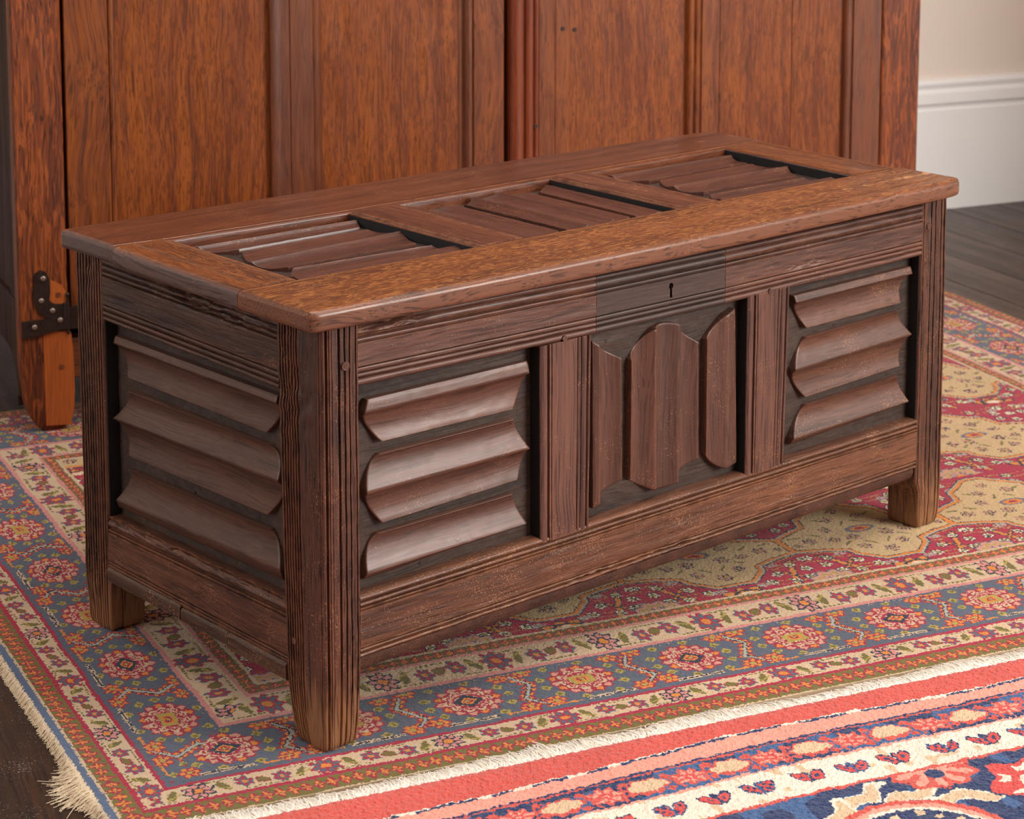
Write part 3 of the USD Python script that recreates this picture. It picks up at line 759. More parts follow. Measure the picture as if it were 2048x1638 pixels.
LB = [[((.456, .396, .452, .146), None, (.474, .398, .469, .146), hi - .002, hi, 0), ((.474, .398, .469, .146), (.505, .394, .499, .150), (.5365, .386, .530, .160), hi, lo, sg2)],
      [((.549, .384, .545, .160), (.566, .394, .561, .154), (.583, .402, .578, .150), lo, hi, sg2), ((.583, .402, .578, .150), (.609, .404, .603, .148), (.635, .402, .628, .150), hi, hi, sg2 * .8), ((.635, .402, .628, .150), (.656, .392, .648, .154), (.678, .381, .668, .158), hi, lo, sg2)],
      [((.6928, .379, .6796, .158), (.709, .390, .698, .150), (.725, .398, .715, .146), lo, hi, sg2 * .6), ((.725, .398, .715, .146), None, (.738, .396, .727, .142), hi, hi - .002, 0)]]
for x0_, x1_, units, ax, sd in ((0.070, 0.364, LA, "x", 51), (0.440, 0.750, LB, "y", 52), (0.817, 1.140, LC, "x", 53)):
    put("lid_panel", ground(x0_, x1_, 0.112, 0.418, pl, sd, 0.0006, 0.006), ground_oak, lid, 40)
    for k, u in enumerate(units):
        put("lid_fold", fold(u, pl, seed=sd * 10 + k, drop=0.001, base=-0.001), lid_fold[ax], lid, 40)

# ------------------------------------------------------------------ the cupboard behind the chest
CX, CY = 0.87, 1.39
cup = thing("oak_cupboard", "tall orange-brown panelled oak cupboard with iron hinge standing behind the chest", "cupboard", (CX, CY, RUG))
ZB, ZTOP = 0.188, 1.50


def strip(name, parent, x0, x1, face, mat, z0, z1, amp=0.0006, seed=0, dz=0.02, mod=None):
    """An upright member of the cupboard: face = list of (x, y) across its front, y growing away from the viewer."""
    face = [(x - CX, y) for x, y in face]
    prof = np.array(face + [(x1 - CX, 0.034), (x0 - CX, 0.034)])

    def place(S, v, o):
        q = np.stack([v * 60, o * 60, S * 14 + seed * 3.3], -1)
        d = amp * 2 * (fbm(q, 3, seed) - 0.5) * (o < 0.03)
        x, y = v, o + d
        if mod:
            x, y = mod(x, y, S)
        return np.stack([x, y, S], -1)
    return put(name, sweep(prof, stations(z0, z1, dz), place, step=0.006), mat, parent, 35)


def flat(x0, x1, y, r=0.0015):
    return [(x0, y + r), (x0 + r, y), (x1 - r, y), (x1, y + r)]


def bead(x0, x1, y, h, n=8):
    return [(x0 + (x1 - x0) * (1 - math.cos(t)) / 2, y - h * math.sin(t)) for t in np.linspace(0, math.pi, n)]


def post_mod(x, y, z):
    # the foot narrows towards its rounded, worn end
    l = np.interp(z, [0, 0.010, 0.03, 0.06, 0.12, 0.3], [0.036, 0.026, 0.014, 0.006, 0.001, 0.0])
    r = np.interp(z, [0, 0.006, 0.02, 0.08], [0.012, 0.005, 0.001, 0.0])
    f = np.clip((0.0104 - CX - x) / 0.0866, 0, 1)
    return x + l * f - r * (1 - f), y + np.interp(z, [0, 0.01, 0.03], [0.008, 0.003, 0.0]) * (y < 0.02)


strip("post", cup, -0.0762, 0.0104, flat(-0.0762, 0.0104, 0.0, 0.003), cup_post, 0.0, ZTOP, 0.0008, 1, 0.006, post_mod)
strip("post", cup, 1.7215, 1.8144, flat(1.7215, 1.8144, 0.0, 0.003), cup_post, 0.0, ZTOP, 0.0008, 2)
d1 = part("door", cup)
strip("door_stile", d1, 0.0165, 0.0951, flat(0.0165, 0.0945, 0.003), cup_stile, ZB, ZTOP - 0.06, seed=3)
strip("moulding", d1, 0.0951, 0.1076, [(0.0951, 0.006), (0.0960, 0.0035)] + bead(0.0965, 0.1040, 0.004, 0.0020, 6) + [(0.1076, 0.0135)], cup_stile, ZB + 0.07, ZTOP - 0.06, seed=4)
strip("door_panel", d1, 0.1040, 0.3960, [(0.1040, 0.0140), (0.3960, 0.0140)], cup_panel, ZB + 0.06, ZTOP - 0.06, 0.0010, 5)
strip("door_muntin", d1, 0.3925, 0.4951, [(0.3925, 0.0150), (0.3930, 0.0035), (0.3960, 0.0020), (0.4060, 0.0020), (0.4080, 0.0034), (0.4290, 0.0034), (0.4305, 0.0050), (0.4320, 0.0030)] + [(0.4740, 0.0030), (0.4757, 0.0048), (0.4775, 0.0034), (0.4860, 0.0034), (0.4951, 0.0140)], cup_dark, ZB + 0.06, ZTOP - 0.06, seed=6)
strip("door_panel", d1, 0.4900, 0.7720, [(0.4900, 0.0140), (0.7720, 0.0140)], cup_panel, ZB + 0.06, ZTOP - 0.06, 0.0010, 7)
strip("moulding", d1, 0.7660, 0.7957, [(0.7660, 0.0150), (0.7690, 0.0130), (0.7780, 0.0130), (0.7800, 0.0060)] + bead(0.7815, 0.7940, 0.0045, 0.0030, 7) + [(0.7957, 0.006)], cup_dark, ZB + 0.06, ZTOP - 0.06, seed=8)
strip("door_stile", d1, 0.7962, 0.8600, flat(0.7962, 0.8600, 0.0030), cup_stile, ZB, ZTOP - 0.06, seed=9)
strip("centre_moulding", cup, 0.8690, 0.9320, [(0.8690, 0.006), (0.8700, -0.006)] + bead(0.8710, 0.8960, -0.006, 0.0065, 10) + [(0.8968, -0.002), (0.9000, -0.0015)] + bead(0.9010, 0.9180, -0.004, 0.0045, 8) + [(0.9190, -0.001)] + bead(0.9200, 0.9310, -0.001, 0.0040, 7) + [(0.9320, 0.004)], cup_red, ZB - 0.02, ZTOP - 0.04, seed=10)
d2 = part("door", cup)
strip("door_stile", d2, 0.9325, 1.0006, flat(0.9325, 0.9675, 0.0025) + flat(0.9684, 0.9998, 0.0025) , cup_stile, ZB, ZTOP - 0.06, seed=11)
strip("door_panel", d2, 0.9960, 1.2640, [(0.9960, 0.0075), (1.2640, 0.0105)], cup_panel, ZB + 0.06, ZTOP - 0.06, 0.0010, 12)
strip("door_muntin", d2, 1.2570, 1.3450, [(1.2570, 0.0120), (1.2590, 0.0110), (1.2610, 0.0020)] + bead(1.2620, 1.2750, 0.003, 0.003, 7) + [(1.2765, 0.006)] + bead(1.2780, 1.2900, 0.0045, 0.0030, 7) + [(1.2920, 0.0062), (1.2935, 0.0030), (1.3325, 0.0030), (1.3335, 0.0045), (1.3350, 0.0030), (1.3390, 0.0030), (1.3450, 0.0120)], cup_stile, ZB + 0.06, ZTOP - 0.06, seed=13)
strip("door_panel", d2, 1.3400, 1.5074, [(1.3400, 0.0125), (1.5070, 0.0125), (1.5074, 0.0135)], cup_panel, ZB + 0.06, ZTOP - 0.06, 0.0010, 14)
strip("door_panel", d2, 1.5084, 1.6280, [(1.5084, 0.0135), (1.5088, 0.0125), (1.6280, 0.0125)], cup_panel, ZB + 0.06, ZTOP - 0.06, 0.0010, 15)
strip("moulding", d2, 1.6230, 1.6500, [(1.6230, 0.0130), (1.6290, 0.0125), (1.6310, 0.0035)] + bead(1.6320, 1.6480, 0.0045, 0.0035, 8) + [(1.6500, 0.0065)], cup_dark, ZB + 0.06, ZTOP - 0.06, seed=16)
strip("door_stile", d2, 1.6506, 1.7195, flat(1.6506, 1.7195, 0.0030), cup_dark, ZB, ZTOP - 0.06, seed=17)


def bar(name, parent, x0, x1, y0, y1, z0, z1, mat, r=0.002):
    return put(name, rbox(x0 - CX, x1 - CX, y0, y1, z0, z1, r), mat, parent, False)


cup_rail = wood("cupboard_rail_oak", "x", (srgb(64, 32, 16), srgb(106, 56, 30), srgb(140, 80, 44)), rough_=0.45, bump=0.3)
for d, x0, x1 in ((d1, 0.0951, 0.7962), (d2, 1.0006, 1.6506)):
    bar("door_rail", d, x0, x1, 0.0045, 0.034, ZB, ZB + 0.075, cup_rail)
    bar("door_rail", d, x0, x1, 0.0045, 0.034, ZTOP - 0.14, ZTOP - 0.06, cup_rail)
bar("bottom_rail", cup, 0.0104, 1.7215, 0.012, 0.046, 0.089, 0.162, cup_rail)
bar("top_rail", cup, 0.0104, 1.7215, 0.002, 0.034, ZTOP - 0.055, ZTOP, cup_rail)
bar("cornice", cup, -0.10, 1.838, -0.03, 0.53, ZTOP, ZTOP + 0.045, cup_rail, 0.008)
bar("back_board", cup, -0.055, 1.79, 0.470, 0.488, 0.12, ZTOP, cup_rail)
bar("carcass_floor", cup, -0.05, 1.78, 0.036, 0.47, 0.140, 0.158, dark_cut)
# the left end: corner stile, panel and a lower rail cut to an arch; the right end is plain
side_rail = sg.Polygon([(0.046, 0.040), (0.050, 0.075), (0.058, 0.100), (0.075, 0.118), (0.105, 0.130), (0.14, 0.135), (0.36, 0.135), (0.395, 0.130), (0.415, 0.118), (0.425, 0.105), (0.425, 0.235), (0.046, 0.235)])
sr = trimesh.creation.extrude_polygon(side_rail, 0.026, engine="earcut")
sr.apply_transform(np.array([[0, 0, 1.0, -0.0735 - CX], [1.0, 0, 0, 0], [0, 1.0, 0, 0], [0, 0, 0, 1]]))
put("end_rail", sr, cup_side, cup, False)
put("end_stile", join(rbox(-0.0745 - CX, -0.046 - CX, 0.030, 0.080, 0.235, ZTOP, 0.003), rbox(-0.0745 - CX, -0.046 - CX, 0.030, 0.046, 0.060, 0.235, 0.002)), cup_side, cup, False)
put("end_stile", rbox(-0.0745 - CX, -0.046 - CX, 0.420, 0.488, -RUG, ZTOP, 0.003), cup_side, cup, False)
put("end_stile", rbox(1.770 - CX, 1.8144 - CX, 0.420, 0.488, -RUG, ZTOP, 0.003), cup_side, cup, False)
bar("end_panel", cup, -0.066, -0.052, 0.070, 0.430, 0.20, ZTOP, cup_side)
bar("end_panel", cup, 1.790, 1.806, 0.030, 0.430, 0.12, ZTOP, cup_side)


def hp(px, py):
    """Hinge drawing, in its own small units, to the cupboard's front."""
    return (-0.0344 + (px - 87) * 0.00088 - CX, 0.1621 - (py - 680) * 0.000917 - (px - 145) * 0.0001)


def plate(name, pts, y0, y1, mat, parent, label=None):
    poly = sg.Polygon([hp(*p) for p in pts]).buffer(0.0015).buffer(-0.0008)
    t = trimesh.creation.extrude_polygon(poly, y1 - y0, engine="earcut")
    t.apply_transform(np.array([[1.0, 0, 0, 0], [0, 0, -1.0, y1], [0, 1.0, 0, 0], [0, 0, 0, 1]]))
    return put(name, t, mat, parent, 30, label)


plate("repair_patch", [(87, 664), (141, 664), (145, 700), (146, 780), (143, 820), (137, 848), (88, 850)], -0.0012, 0.003, cup_patch, cup, "lighter orange repair let into the foot")
plate("repair_patch", [(101, 561), (112, 565), (126, 572), (133, 584), (135, 612), (100, 612)], -0.0012, 0.003, cup_patch, cup, "lighter orange repair above the hinge")
hinge = part("hinge", cup)
plate("hinge_plate", [(74, 549), (83, 543), (93, 545), (97, 552), (101, 562), (101, 588), (98, 600), (104, 606), (112, 609), (128, 608), (129, 640), (112, 640), (97, 636), (84, 630), (74, 618), (69, 602), (69, 585), (74, 568), (69, 560)], -0.0040, 0.002, iron, hinge)
plate("hinge_strap", [(43, 645), (60, 643), (103, 637), (129, 634), (130, 655), (110, 660), (88, 667), (60, 674), (43, 676)], -0.0062, -0.0005, iron, hinge)
plate("hinge_leaf", [(132, 617), (158, 612), (185, 612), (185, 650), (158, 655), (132, 656)], -0.0045, 0.004, iron, hinge)
hx, hz_ = hp(134, 630)
kn = trimesh.creation.cylinder(0.0062, 0.046, sections=20)
kn.apply_translation((hx, -0.003, hz_))
put("hinge_knuckle", kn, iron, hinge)
hpn = trimesh.creation.cylinder(0.0028, 0.072, sections=14)
tip = trimesh.creation.icosphere(2, 0.0038)
tip.apply_translation((0, 0, 0.036))
hpn = trimesh.util.concatenate([hpn, tip])
hpn.apply_translation((hx + 0.002, -0.003, hz_ + 0.002))
put("hinge_pin", hpn, iron, hinge)
for a, b, yy in ((88.6, 557.7, -0.004), (83.5, 601.6, -0.004), (105.5, 620.7, -0.004), (120, 638.5, -0.0062), (68, 653.6, -0.0062)):
    s_ = trimesh.creation.icosphere(2, 0.0050)
    s_.apply_scale((1, 0.62, 1))
    q = hp(a, b)
    s_.apply_translation((q[0], yy, q[1]))
    put("hinge_nail", s_, nail_iron, hinge)
for a, b in ((120, 733), (118, 590)):
    q = hp(a, b)
    pn_ = trimesh.creation.cylinder(0.0045, 0.004, sections=16)
    pn_.apply_transform(trimesh.transformations.rotation_matrix(math.pi / 2, (1, 0, 0)))
    pn_.apply_translation((q[0], -0.0006, q[1]))
    put("peg", pn_, cup_dark, cup)
for a, b, yy in ((1.012, 0.668, 0.0076), (0.984, 0.672, 0.0025), (0.923, 0.486, -0.004)):
    pn_ = trimesh.creation.cylinder(0.0040, 0.004, sections=16)
    pn_.apply_transform(trimesh.transformations.rotation_matrix(math.pi / 2, (1, 0, 0)))
    pn_.apply_translation((a - CX, yy, b))
    put("nail_head", pn_, iron, cup)

# ------------------------------------------------------------------ the rugs
HM = np.array([[0.9773, -0.036, 0.0038], [0.0002, 0.9723, 0.0143], [-0.0124, -0.0336, 1.0]])   # the rugs do not lie quite square


def lay(x, y, lift=0.0):
    w = HM[2, 0] * x + HM[2, 1] * y + 1
    X, Y = (HM[0, 0] * x + HM[0, 1] * y + HM[0, 2]) / w, (HM[1, 0] * x + HM[1, 1] * y + HM[1, 2]) / w
    return X, Y


C = {k: np.array(srgb(*v)) for k, v in dict(
    crimson=(160, 34, 60), red=(152, 38, 58), cream=(198, 170, 138), tan=(192, 162, 118), blue=(84, 90, 104), slate=(96, 100, 116), orange=(206, 126, 54), apricot=(226, 150, 96), olive=(110, 98, 46),
    yellow=(166, 146, 70), pink=(198, 130, 122), rose=(198, 142, 122), navy=(42, 48, 62), grey=(164, 160, 150), white=(216, 200, 176), kilim=(86, 100, 126), wool=(226, 204, 176),
    coral=(204, 80, 68), peach=(232, 152, 132), deep=(32, 50, 92), mid=(56, 90, 136), ivory=(230, 218, 198), sand=(214, 182, 146), scarlet=(208, 70, 64)).items()}


def knot_noise(x, y, f, seed):
    return meshkit.noise(np.stack([x * f, y * f, np.full_like(x, seed)], -1), seed) - 0.5


class Ink:
    """Colours a set of rug knots; later strokes cover earlier ones."""

    def __init__(self, n, c):
        self.c = np.repeat(np.asarray(C[c])[None], n, 0)

    def __call__(self, mask, c):
        self.c[mask] = C[c]


def flower(ink, a, b, r, n, edge, petal, heart, rot=0.0, on=None):
    """A rosette of n petals of radius r about the local origin (a, b)."""
    rad, ang = np.hypot(a, b), np.arctan2(b, a) + rot
    lim = r * (0.84 + 0.16 * np.cos(n * ang))
    ok = np.ones_like(rad, bool) if on is None else on
    ink(ok & (rad < lim * 1.10), edge)
    ink(ok & (rad < lim * 0.90) & (np.cos(n * ang) > -0.72), petal)
    ink(ok & (rad < r * 0.42), edge)
    ink(ok & (rad < r * 0.30), heart)


def leaf(ink, a, b, l, w, t, c, edge, on):
    ca, sa = math.cos(t), math.sin(t)
    u, v = a * ca + b * sa, -a * sa + b * ca
    d = (u / l) ** 2 + (v / (w * (1 - 0.25 * (u / l)))) ** 2
    if edge:
        ink(on & (d < 1.5), edge)
    ink(on & (d < 1.0), c)


def border_small(ink, s, q, on, w):
    """Cream border: s along it, q across (0..w). Big flowers every 0.161, buds and leaves between."""
    P = 0.161
    k = np.floor(s / P + 0.5)
    a, b = s - k * P, q - w / 2
    odd = (k.astype(int) % 2) == 1
    # trailing stem
    ink(on & (np.abs(b - 0.40 * w * np.sign(np.sin(2 * math.pi * s / P * 1.5))) < 0.0012) & (np.sin(s * 900) > -0.5), "olive")
    for off, sgn in ((0.031, 1), (0.129, -1)):
        for sh in (0, P):
            aa = a - off + sh
            leaf(ink, aa, b, 0.0125, 0.0052, 1.15 * sgn, "olive", None, on)
            ink(on & (np.abs(aa * 0.42 * sgn - b * 0.9 + 0.004) < 0.0012) & (np.hypot(aa, b) < 0.013), "yellow")
    for off in (0.058, 0.104):
        for sh in (0, P):
            flower(ink, a - off + sh, b + (0.002 if off < 0.09 else -0.002), 0.0125, 6, "blue", "crimson", "orange", 0.3, on & (np.abs(a - off + sh) < 0.03))
    for sh in (0, P):
        leaf(ink, a - 0.081 + sh, b - 0.001, 0.0085, 0.0055, 0.4, "olive", "red", on)
    flower(ink, a, b * 1.12, 0.0205, 8, "crimson", "blue", "orange", 0.2, on & ~odd)
    flower(ink, a, b * 1.12, 0.0205, 8, "navy", "pink", "orange", 0.2, on & odd)


def guard(ink, s, q, on, w):
    """Olive guard stripe with little orange stars on red."""
    P = 0.0165
    a, b = (s / P - np.floor(s / P) - 0.5) * P, q - w / 2
    ink(on, "olive")
    ink(on & (np.abs(a) + np.abs(b) * 0.62 < 0.0086), "red")
    rad, ang = np.hypot(a, b), np.arctan2(b, a)
    ink(on & (np.hypot(a, b * 0.72) < 0.0066 * (0.62 + 0.38 * np.cos(4 * ang + 0.6))), "orange")
    ink(on & (rad < 0.0012), "olive")


def main_band(ink, s, e, on, P):
    """The blue main border: large rosettes with stepped vines between. e runs 0..0.124 inwards."""
    k = np.floor(s / P + 0.5)
    a, b = (s - k * P) * (0.1633 / P), e - 0.0665
    odd = (k.astype(int) % 2) == 1
    z = np.where(odd, 1.0, -1.0)
    # small squares and buds on the blue
    for cx_, cy_ in ((0.050, 0.022), (0.056, 0.000), (0.050, -0.024), (-0.052, 0.018), (-0.055, -0.006), (-0.046, -0.028), (0.016, 0.047), (-0.018, -0.047), (0.030, -0.046), (-0.034, 0.044)):
        m = np.abs(a - cx_) + np.abs(b - cy_) < 0.0078
        ink(on & m, "yellow")
        ink(on & (np.abs(a - cx_) + np.abs(b - cy_) < 0.0040), "olive")
    # stepped vine at the middle between two rosettes, handed by turns
    am = a - np.where(a > 0, 0.0817, -0.0817)
    zz = np.where(a > 0, z, -z)
    t = np.clip(b / 0.058, -1, 1)
    cen = zz * np.interp(t, [-1, -0.42, 0.22, 1], [0.018, -0.012, 0.011, -0.016])
    dv = np.abs(am - cen)
    jag = 0.0068 + 0.0034 * np.abs(((e * 190) % 2) - 1) * 2 - 0.002
    band = np.abs(b) < 0.0575
    ink(on & band & (dv < jag + 0.0022), "red")
    ink(on & band & (dv < jag - 0.0014), "orange")
    ink(on & band & (dv < 0.0046), "navy")
    ink(on & band & (dv < 0.0026), "grey")
    # bracket lines along the edges
    for sg_ in (1, -1):
        bb = b * sg_ - 0.0535
        m = on & (np.abs(a) < 0.052) & (a * sg_ * z > -0.02)
        ink(m & (np.abs(bb) < 0.0032), "cream")
        ink(m & (np.abs(bb) < 0.0012), "navy")
        m = on & (np.abs(a) < 0.075) & (a * sg_ * z < -0.03)
        ink(m & (np.abs(bb - 0.001) < 0.0020), "orange")
    for cx_, cy_ in ((0.060, 0.043), (0.066, -0.047), (-0.066, 0.047), (-0.060, -0.043)):
        flower(ink, (a - cx_), (b - cy_) * 1.1, 0.0150, 6, "red", "orange", "yellow", 0.0, on & (np.abs(a - cx_) < 0.03))
    # the rosette
    rr, ang = np.hypot(a / 0.041, b / 0.0375), np.arctan2(b / 0.0375, a / 0.041)
    lim = 1.0 + 0.07 * np.cos(14 * ang)
    ink(on & (rr < lim + 0.06), "red")
    tip = (rr < lim - 0.02) & (np.cos(14 * ang) > -0.55) & (rr > 0.84)
    ink(on & tip & ((np.floor(ang * 14 / (2 * math.pi) + 0.5).astype(int) % 3) == 0), "orange")
    ink(on & tip & ((np.floor(ang * 14 / (2 * math.pi) + 0.5).astype(int) % 3) != 0), "rose")
    ink(on & (rr < 0.80 + 0.05 * np.cos(10 * ang)), "red")
    ink(on & (rr < 0.76 + 0.06 * np.cos(10 * ang)), "cream")
    ink(on & (rr < 0.80 + 0.05 * np.cos(10 * ang)) & (np.cos(10 * ang) < -0.86), "red")
    ink(on & (np.abs(rr - 0.62 - 0.05 * np.cos(10 * ang)) < 0.035), "red")
    ink(on & (np.abs(rr - 0.55) < 0.03), "rose")
    ink(on & (rr < 0.54) & (np.sin(a * 1500) * np.sin(b * 1500) > 0.05), "red")
    ink(on & (np.abs(rr - 0.46) < 0.035), "crimson")
    dk = np.where(odd, 1, 0)
    box_ = (np.abs(a) / 0.0165 + np.abs(b) / 0.0135)
    box2 = np.maximum(np.abs(a) / 0.015, np.abs(b) / 0.0105)
    bx = np.where(odd, box_ * 0.85, box2)
    ink(on & (bx < 1.12) & (dk == 1), "navy")
    ink(on & (bx < 1.12) & (dk == 0), "yellow")
    ink(on & (bx < 0.66), "orange")
    ink(on & (bx < 0.42), "red")
    ink(on & (bx < 0.22), "yellow")


def poly_dist(x, y, pts):
    """Signed distance (negative inside) to a polygon."""
    pts = np.asarray(pts)
    d = np.full(x.shape, 1e9)
    ins = np.zeros(x.shape, bool)
    for (ax, ay), (bx, by) in zip(pts, np.roll(pts, -1, 0)):
        ex, ey = bx - ax, by - ay
        t = np.clip(((x - ax) * ex + (y - ay) * ey) / (ex * ex + ey * ey + 1e-12), 0, 1)
        d = np.minimum(d, np.hypot(x - ax - t * ex, y - ay - t * ey))
        c = (ay > y) != (by > y)
        ins ^= c & (x < ex * (y - ay) / (by - ay + 1e-12) + ax)
    return np.where(ins, -d, d)


def field(ink, x, y, on):
    """The red field: tan cartouches with dark and orange outlines, white blossoms, dotted stems."""
    PX, PY = 0.290, 0.300
    u0, v0 = x - 0.588, y - 0.207
    rowk = np.floor(v0 / PY).astype(int)
    u = u0 + np.where(rowk % 2 == 1, PX / 2, 0.0)
    u = u - np.floor(u / PX) * PX - PX / 2           # 0 = over the palmette
    v = v0 - rowk * PY
    au = np.abs(u)
    half = [(0, .046), (.030, .046), (.044, .060), (.062, .078), (.066, .096), (.100, .110), (.132, .118), (.145, .122), (.145, .178), (.118, .190), (.080, .205), (.070, .240), (.040, .262), (.018, .282), (0, .286)]
    # stems dotted with yellow
    for off, k in ((0.030, 0.0), (0.082, 0.0), (0.128, 0.0)):
        dd = np.abs(v - 0.055 - 0.35 * np.abs(au - off) - 0.02)
        ink(on & (dd < 0.0016) & (np.sin(au * 1100) > -0.2) & (v < 0.12), "yellow")
    for vv in (0.024, 0.036, 0.268, 0.282):
        ink(on & (np.abs(v - vv - 0.004 * np.sin(u * 60)) < 0.0016) & (np.sin(u * 1200) > -0.1) & (au > 0.03), "yellow")
    # orange trees between the cartouches
    tl = np.abs(au - 0.098 - (v - 0.045) * 0.42)
    ink(on & (tl < 0.0062) & (v < 0.098) & (v > 0.006), "navy")
    ink(on & (tl < 0.0040) & (v < 0.095) & (v > 0.008), "orange")
    tl = np.abs(au - 0.098 + (v - 0.045) * 0.85)
    ink(on & (tl < 0.0050) & (v < 0.070) & (v > 0.004), "navy")
    ink(on & (tl < 0.0028) & (v < 0.068) & (v > 0.006) & (np.sin(v * 700) > -0.6), "orange")
    # cartouche
    d = poly_dist(au, v, half + [(0, .286), (-.05, .286), (-.05, .046)])
    ink(on & (d < 0.0065), "navy")
    ink(on & (d < 0.0042), "grey")
    ink(on & (d < 0.0012), np.asarray and "orange")
    ink(on & (d < -0.0050), "navy")
    ink(on & (d < -0.0068), "tan")
    ins = on & (d < -0.010)
    for fx, fy, r in ((0.0, 0.078, 0.012), (0.034, 0.100, 0.0105), (0.030, 0.140, 0.012), (0.064, 0.140, 0.0105), (0.100, 0.150, 0.0115), (0.052, 0.182, 0.0105), (0.028, 0.218, 0.011), (0.0, 0.250, 0.010), (0.128, 0.142, 0.008)):
        flower(ink, au - fx, v - fy, r, 6, "navy", "rose", "yellow", 0.2, ins & (np.abs(au - fx) < 0.02))
    for fx, fy, tt in ((0.016, 0.112, 0.9), (0.050, 0.122, -0.7), (0.082, 0.170, 0.6), (0.014, 0.196, -0.9), (0.045, 0.222, 0.5), (0.116, 0.170, 0.1)):
        leaf(ink, au - fx, v - fy, 0.012, 0.0022, tt, "olive", None, ins)
    m = np.hypot(au / 0.026, (v - 0.168) / 0.013)
    ink(ins & (m < 1.0), "slate")
    ink(ins & (m < 0.72), "orange")
    ink(ins & (m < 0.34), "red")
    # white blossoms on the red
    for fx, fy, r in ((0.052, 0.034, .0105), (0.074, 0.056, .0100), (0.112, 0.082, .0100), (0.128, 0.060, .0105), (0.090, 0.024, .0095), (0.118, 0.032, .0105), (0.140, 0.094, .0095), (0.098, 0.226, .0105), (0.122, 0.212, .0105), (0.104, 0.252, .0105), (0.132, 0.244, .0105), (0.066, 0.274, .010), (0.126, 0.276, .0105)):
        flower(ink, au - fx, v - fy, r, 5, "navy", "white", "yellow", 0.4, on & (d > 0.006) & (np.abs(au - fx) < 0.018))
    for fx, fy in ((0.036, 0.030), (0.085, 0.090), (0.110, 0.268), (0.060, 0.250)):
        m = np.hypot((au - fx) / 0.012, (v - fy) / 0.0075)
        ink(on & (m < 1) & (d > 0.006) & (np.sin(au * 1500) + np.sin(v * 1500) > -0.4), "grey")
    # palmettes at the foot of each cartouche, half rosettes between them
    m = np.hypot(u / 0.034, (v - 0.010) / 0.019)
    an = np.arctan2(v - 0.004, u)
    ink(on & (m < 1.1 + 0.25 * np.cos(7 * an)), "navy")
    ink(on & (m < 0.95 + 0.25 * np.cos(7 * an)), "orange")
    ink(on & (np.abs(m - 0.62) < 0.10), "navy")
    ink(on & (m < 0.36), "white")
    ux = np.abs(au - PX / 2)
    m = np.hypot(ux / 0.040, v / 0.040)
    an = np.arctan2(v, ux)
    ink(on & (m < 1.0 + 0.08 * np.cos(10 * an)), "slate")
    ink(on & (m < 0.92 + 0.08 * np.cos(10 * an)), "rose")
    ink(on & (np.abs(m - 0.66 - 0.1 * np.cos(10 * an)) < 0.06), "yellow")
    ink(on & (m < 0.5) & (np.sin(an * 12) > 0), "slate")
    ink(on & (m < 0.22), "orange")


def rug_knots(x, y):
    """Colour of the old rug at the knots (x, y)."""
    n = len(x)
    j = 0.0016
    xs, ys = x + j * 2 * knot_noise(x, y, 420, 3), y + j * 2 * knot_noise(x, y, 420, 4)
    xs, ys = xs + 0.003 * knot_noise(x, y, 14, 5), ys + 0.003 * knot_noise(x, y, 14, 6)
    Dl, Dr, Df, Db = (-0.206 - xs) / 0.90, (xs - 1.913), (-0.015 - ys) / 1.06, (ys - 1.413)
    D = np.max([Dl, Dr, Df, Db], 0)
    sd = np.argmax([Dl, Dr, Df, Db], 0)
    lr = sd < 2
    s_small = np.where(lr, (ys - 0.328) * (0.161 / 0.172), xs + 0.014)
    ink = Ink(n, "cream")
    on = (D > 0.0) & (D <= 0.006)
    ink(on, "crimson")
    on = (D > 0.006) & (D <= 0.042)
    border_small(ink, s_small, D - 0.006, on, 0.036)
    ink((D > 0.042) & (D <= 0.049), "crimson")
    guard(ink, s_small, D - 0.049, (D > 0.049) & (D <= np.where(lr, 0.077, 0.081)), 0.030)
    ink((D > np.where(lr, 0.077, 0.081)) & (D <= 0.081), "cream")
    ink((D > 0.081) & (sd == 0), "kilim")
    e = -D
    on = (e > 0) & (e <= 0.124)
    ink(on, "blue")
    main_band(ink, np.where(lr, (ys - 0.163), xs - 0.381), e, on & lr, 0.185)
    main_band(ink, np.where(lr, (ys - 0.163), xs - 0.381), e, on & ~lr, 0.1633)
    ink((e > 0.117) & (e <= 0.124), "blue")
    ink((e > 0.122) & (e <= 0.130), "pink")
    on = (e > 0.130) & (e <= 0.188)
    ink(on, "cream")
    border_small(ink, s_small + 0.005, (e - 0.130) * (0.036 / 0.058) , on, 0.036)
    ink((e > 0.188) & (e <= 0.195), "pink")
    guard(ink, s_small, (e - 0.195) * (0.028 / 0.020), (e > 0.195) & (e <= 0.215), 0.028)
    ink((e > 0.215) & (e <= 0.221), "cream")
    on = e > 0.221
    ink(on, "crimson")
    w = np.where(on)[0]
    sub = Ink(len(w), "crimson")
    field(sub, xs[w], ys[w], np.ones(len(w), bool))
    ink.c[w] = sub.c
    # every knot is dyed a little differently; long use has bleached some patches
    k = 1 + 0.16 * knot_noise(x, y, 640, 9) + 0.14 * knot_noise(x, y, 9, 10)
    ink.c *= k[:, None]
    return np.clip(ink.c, 0, 1)


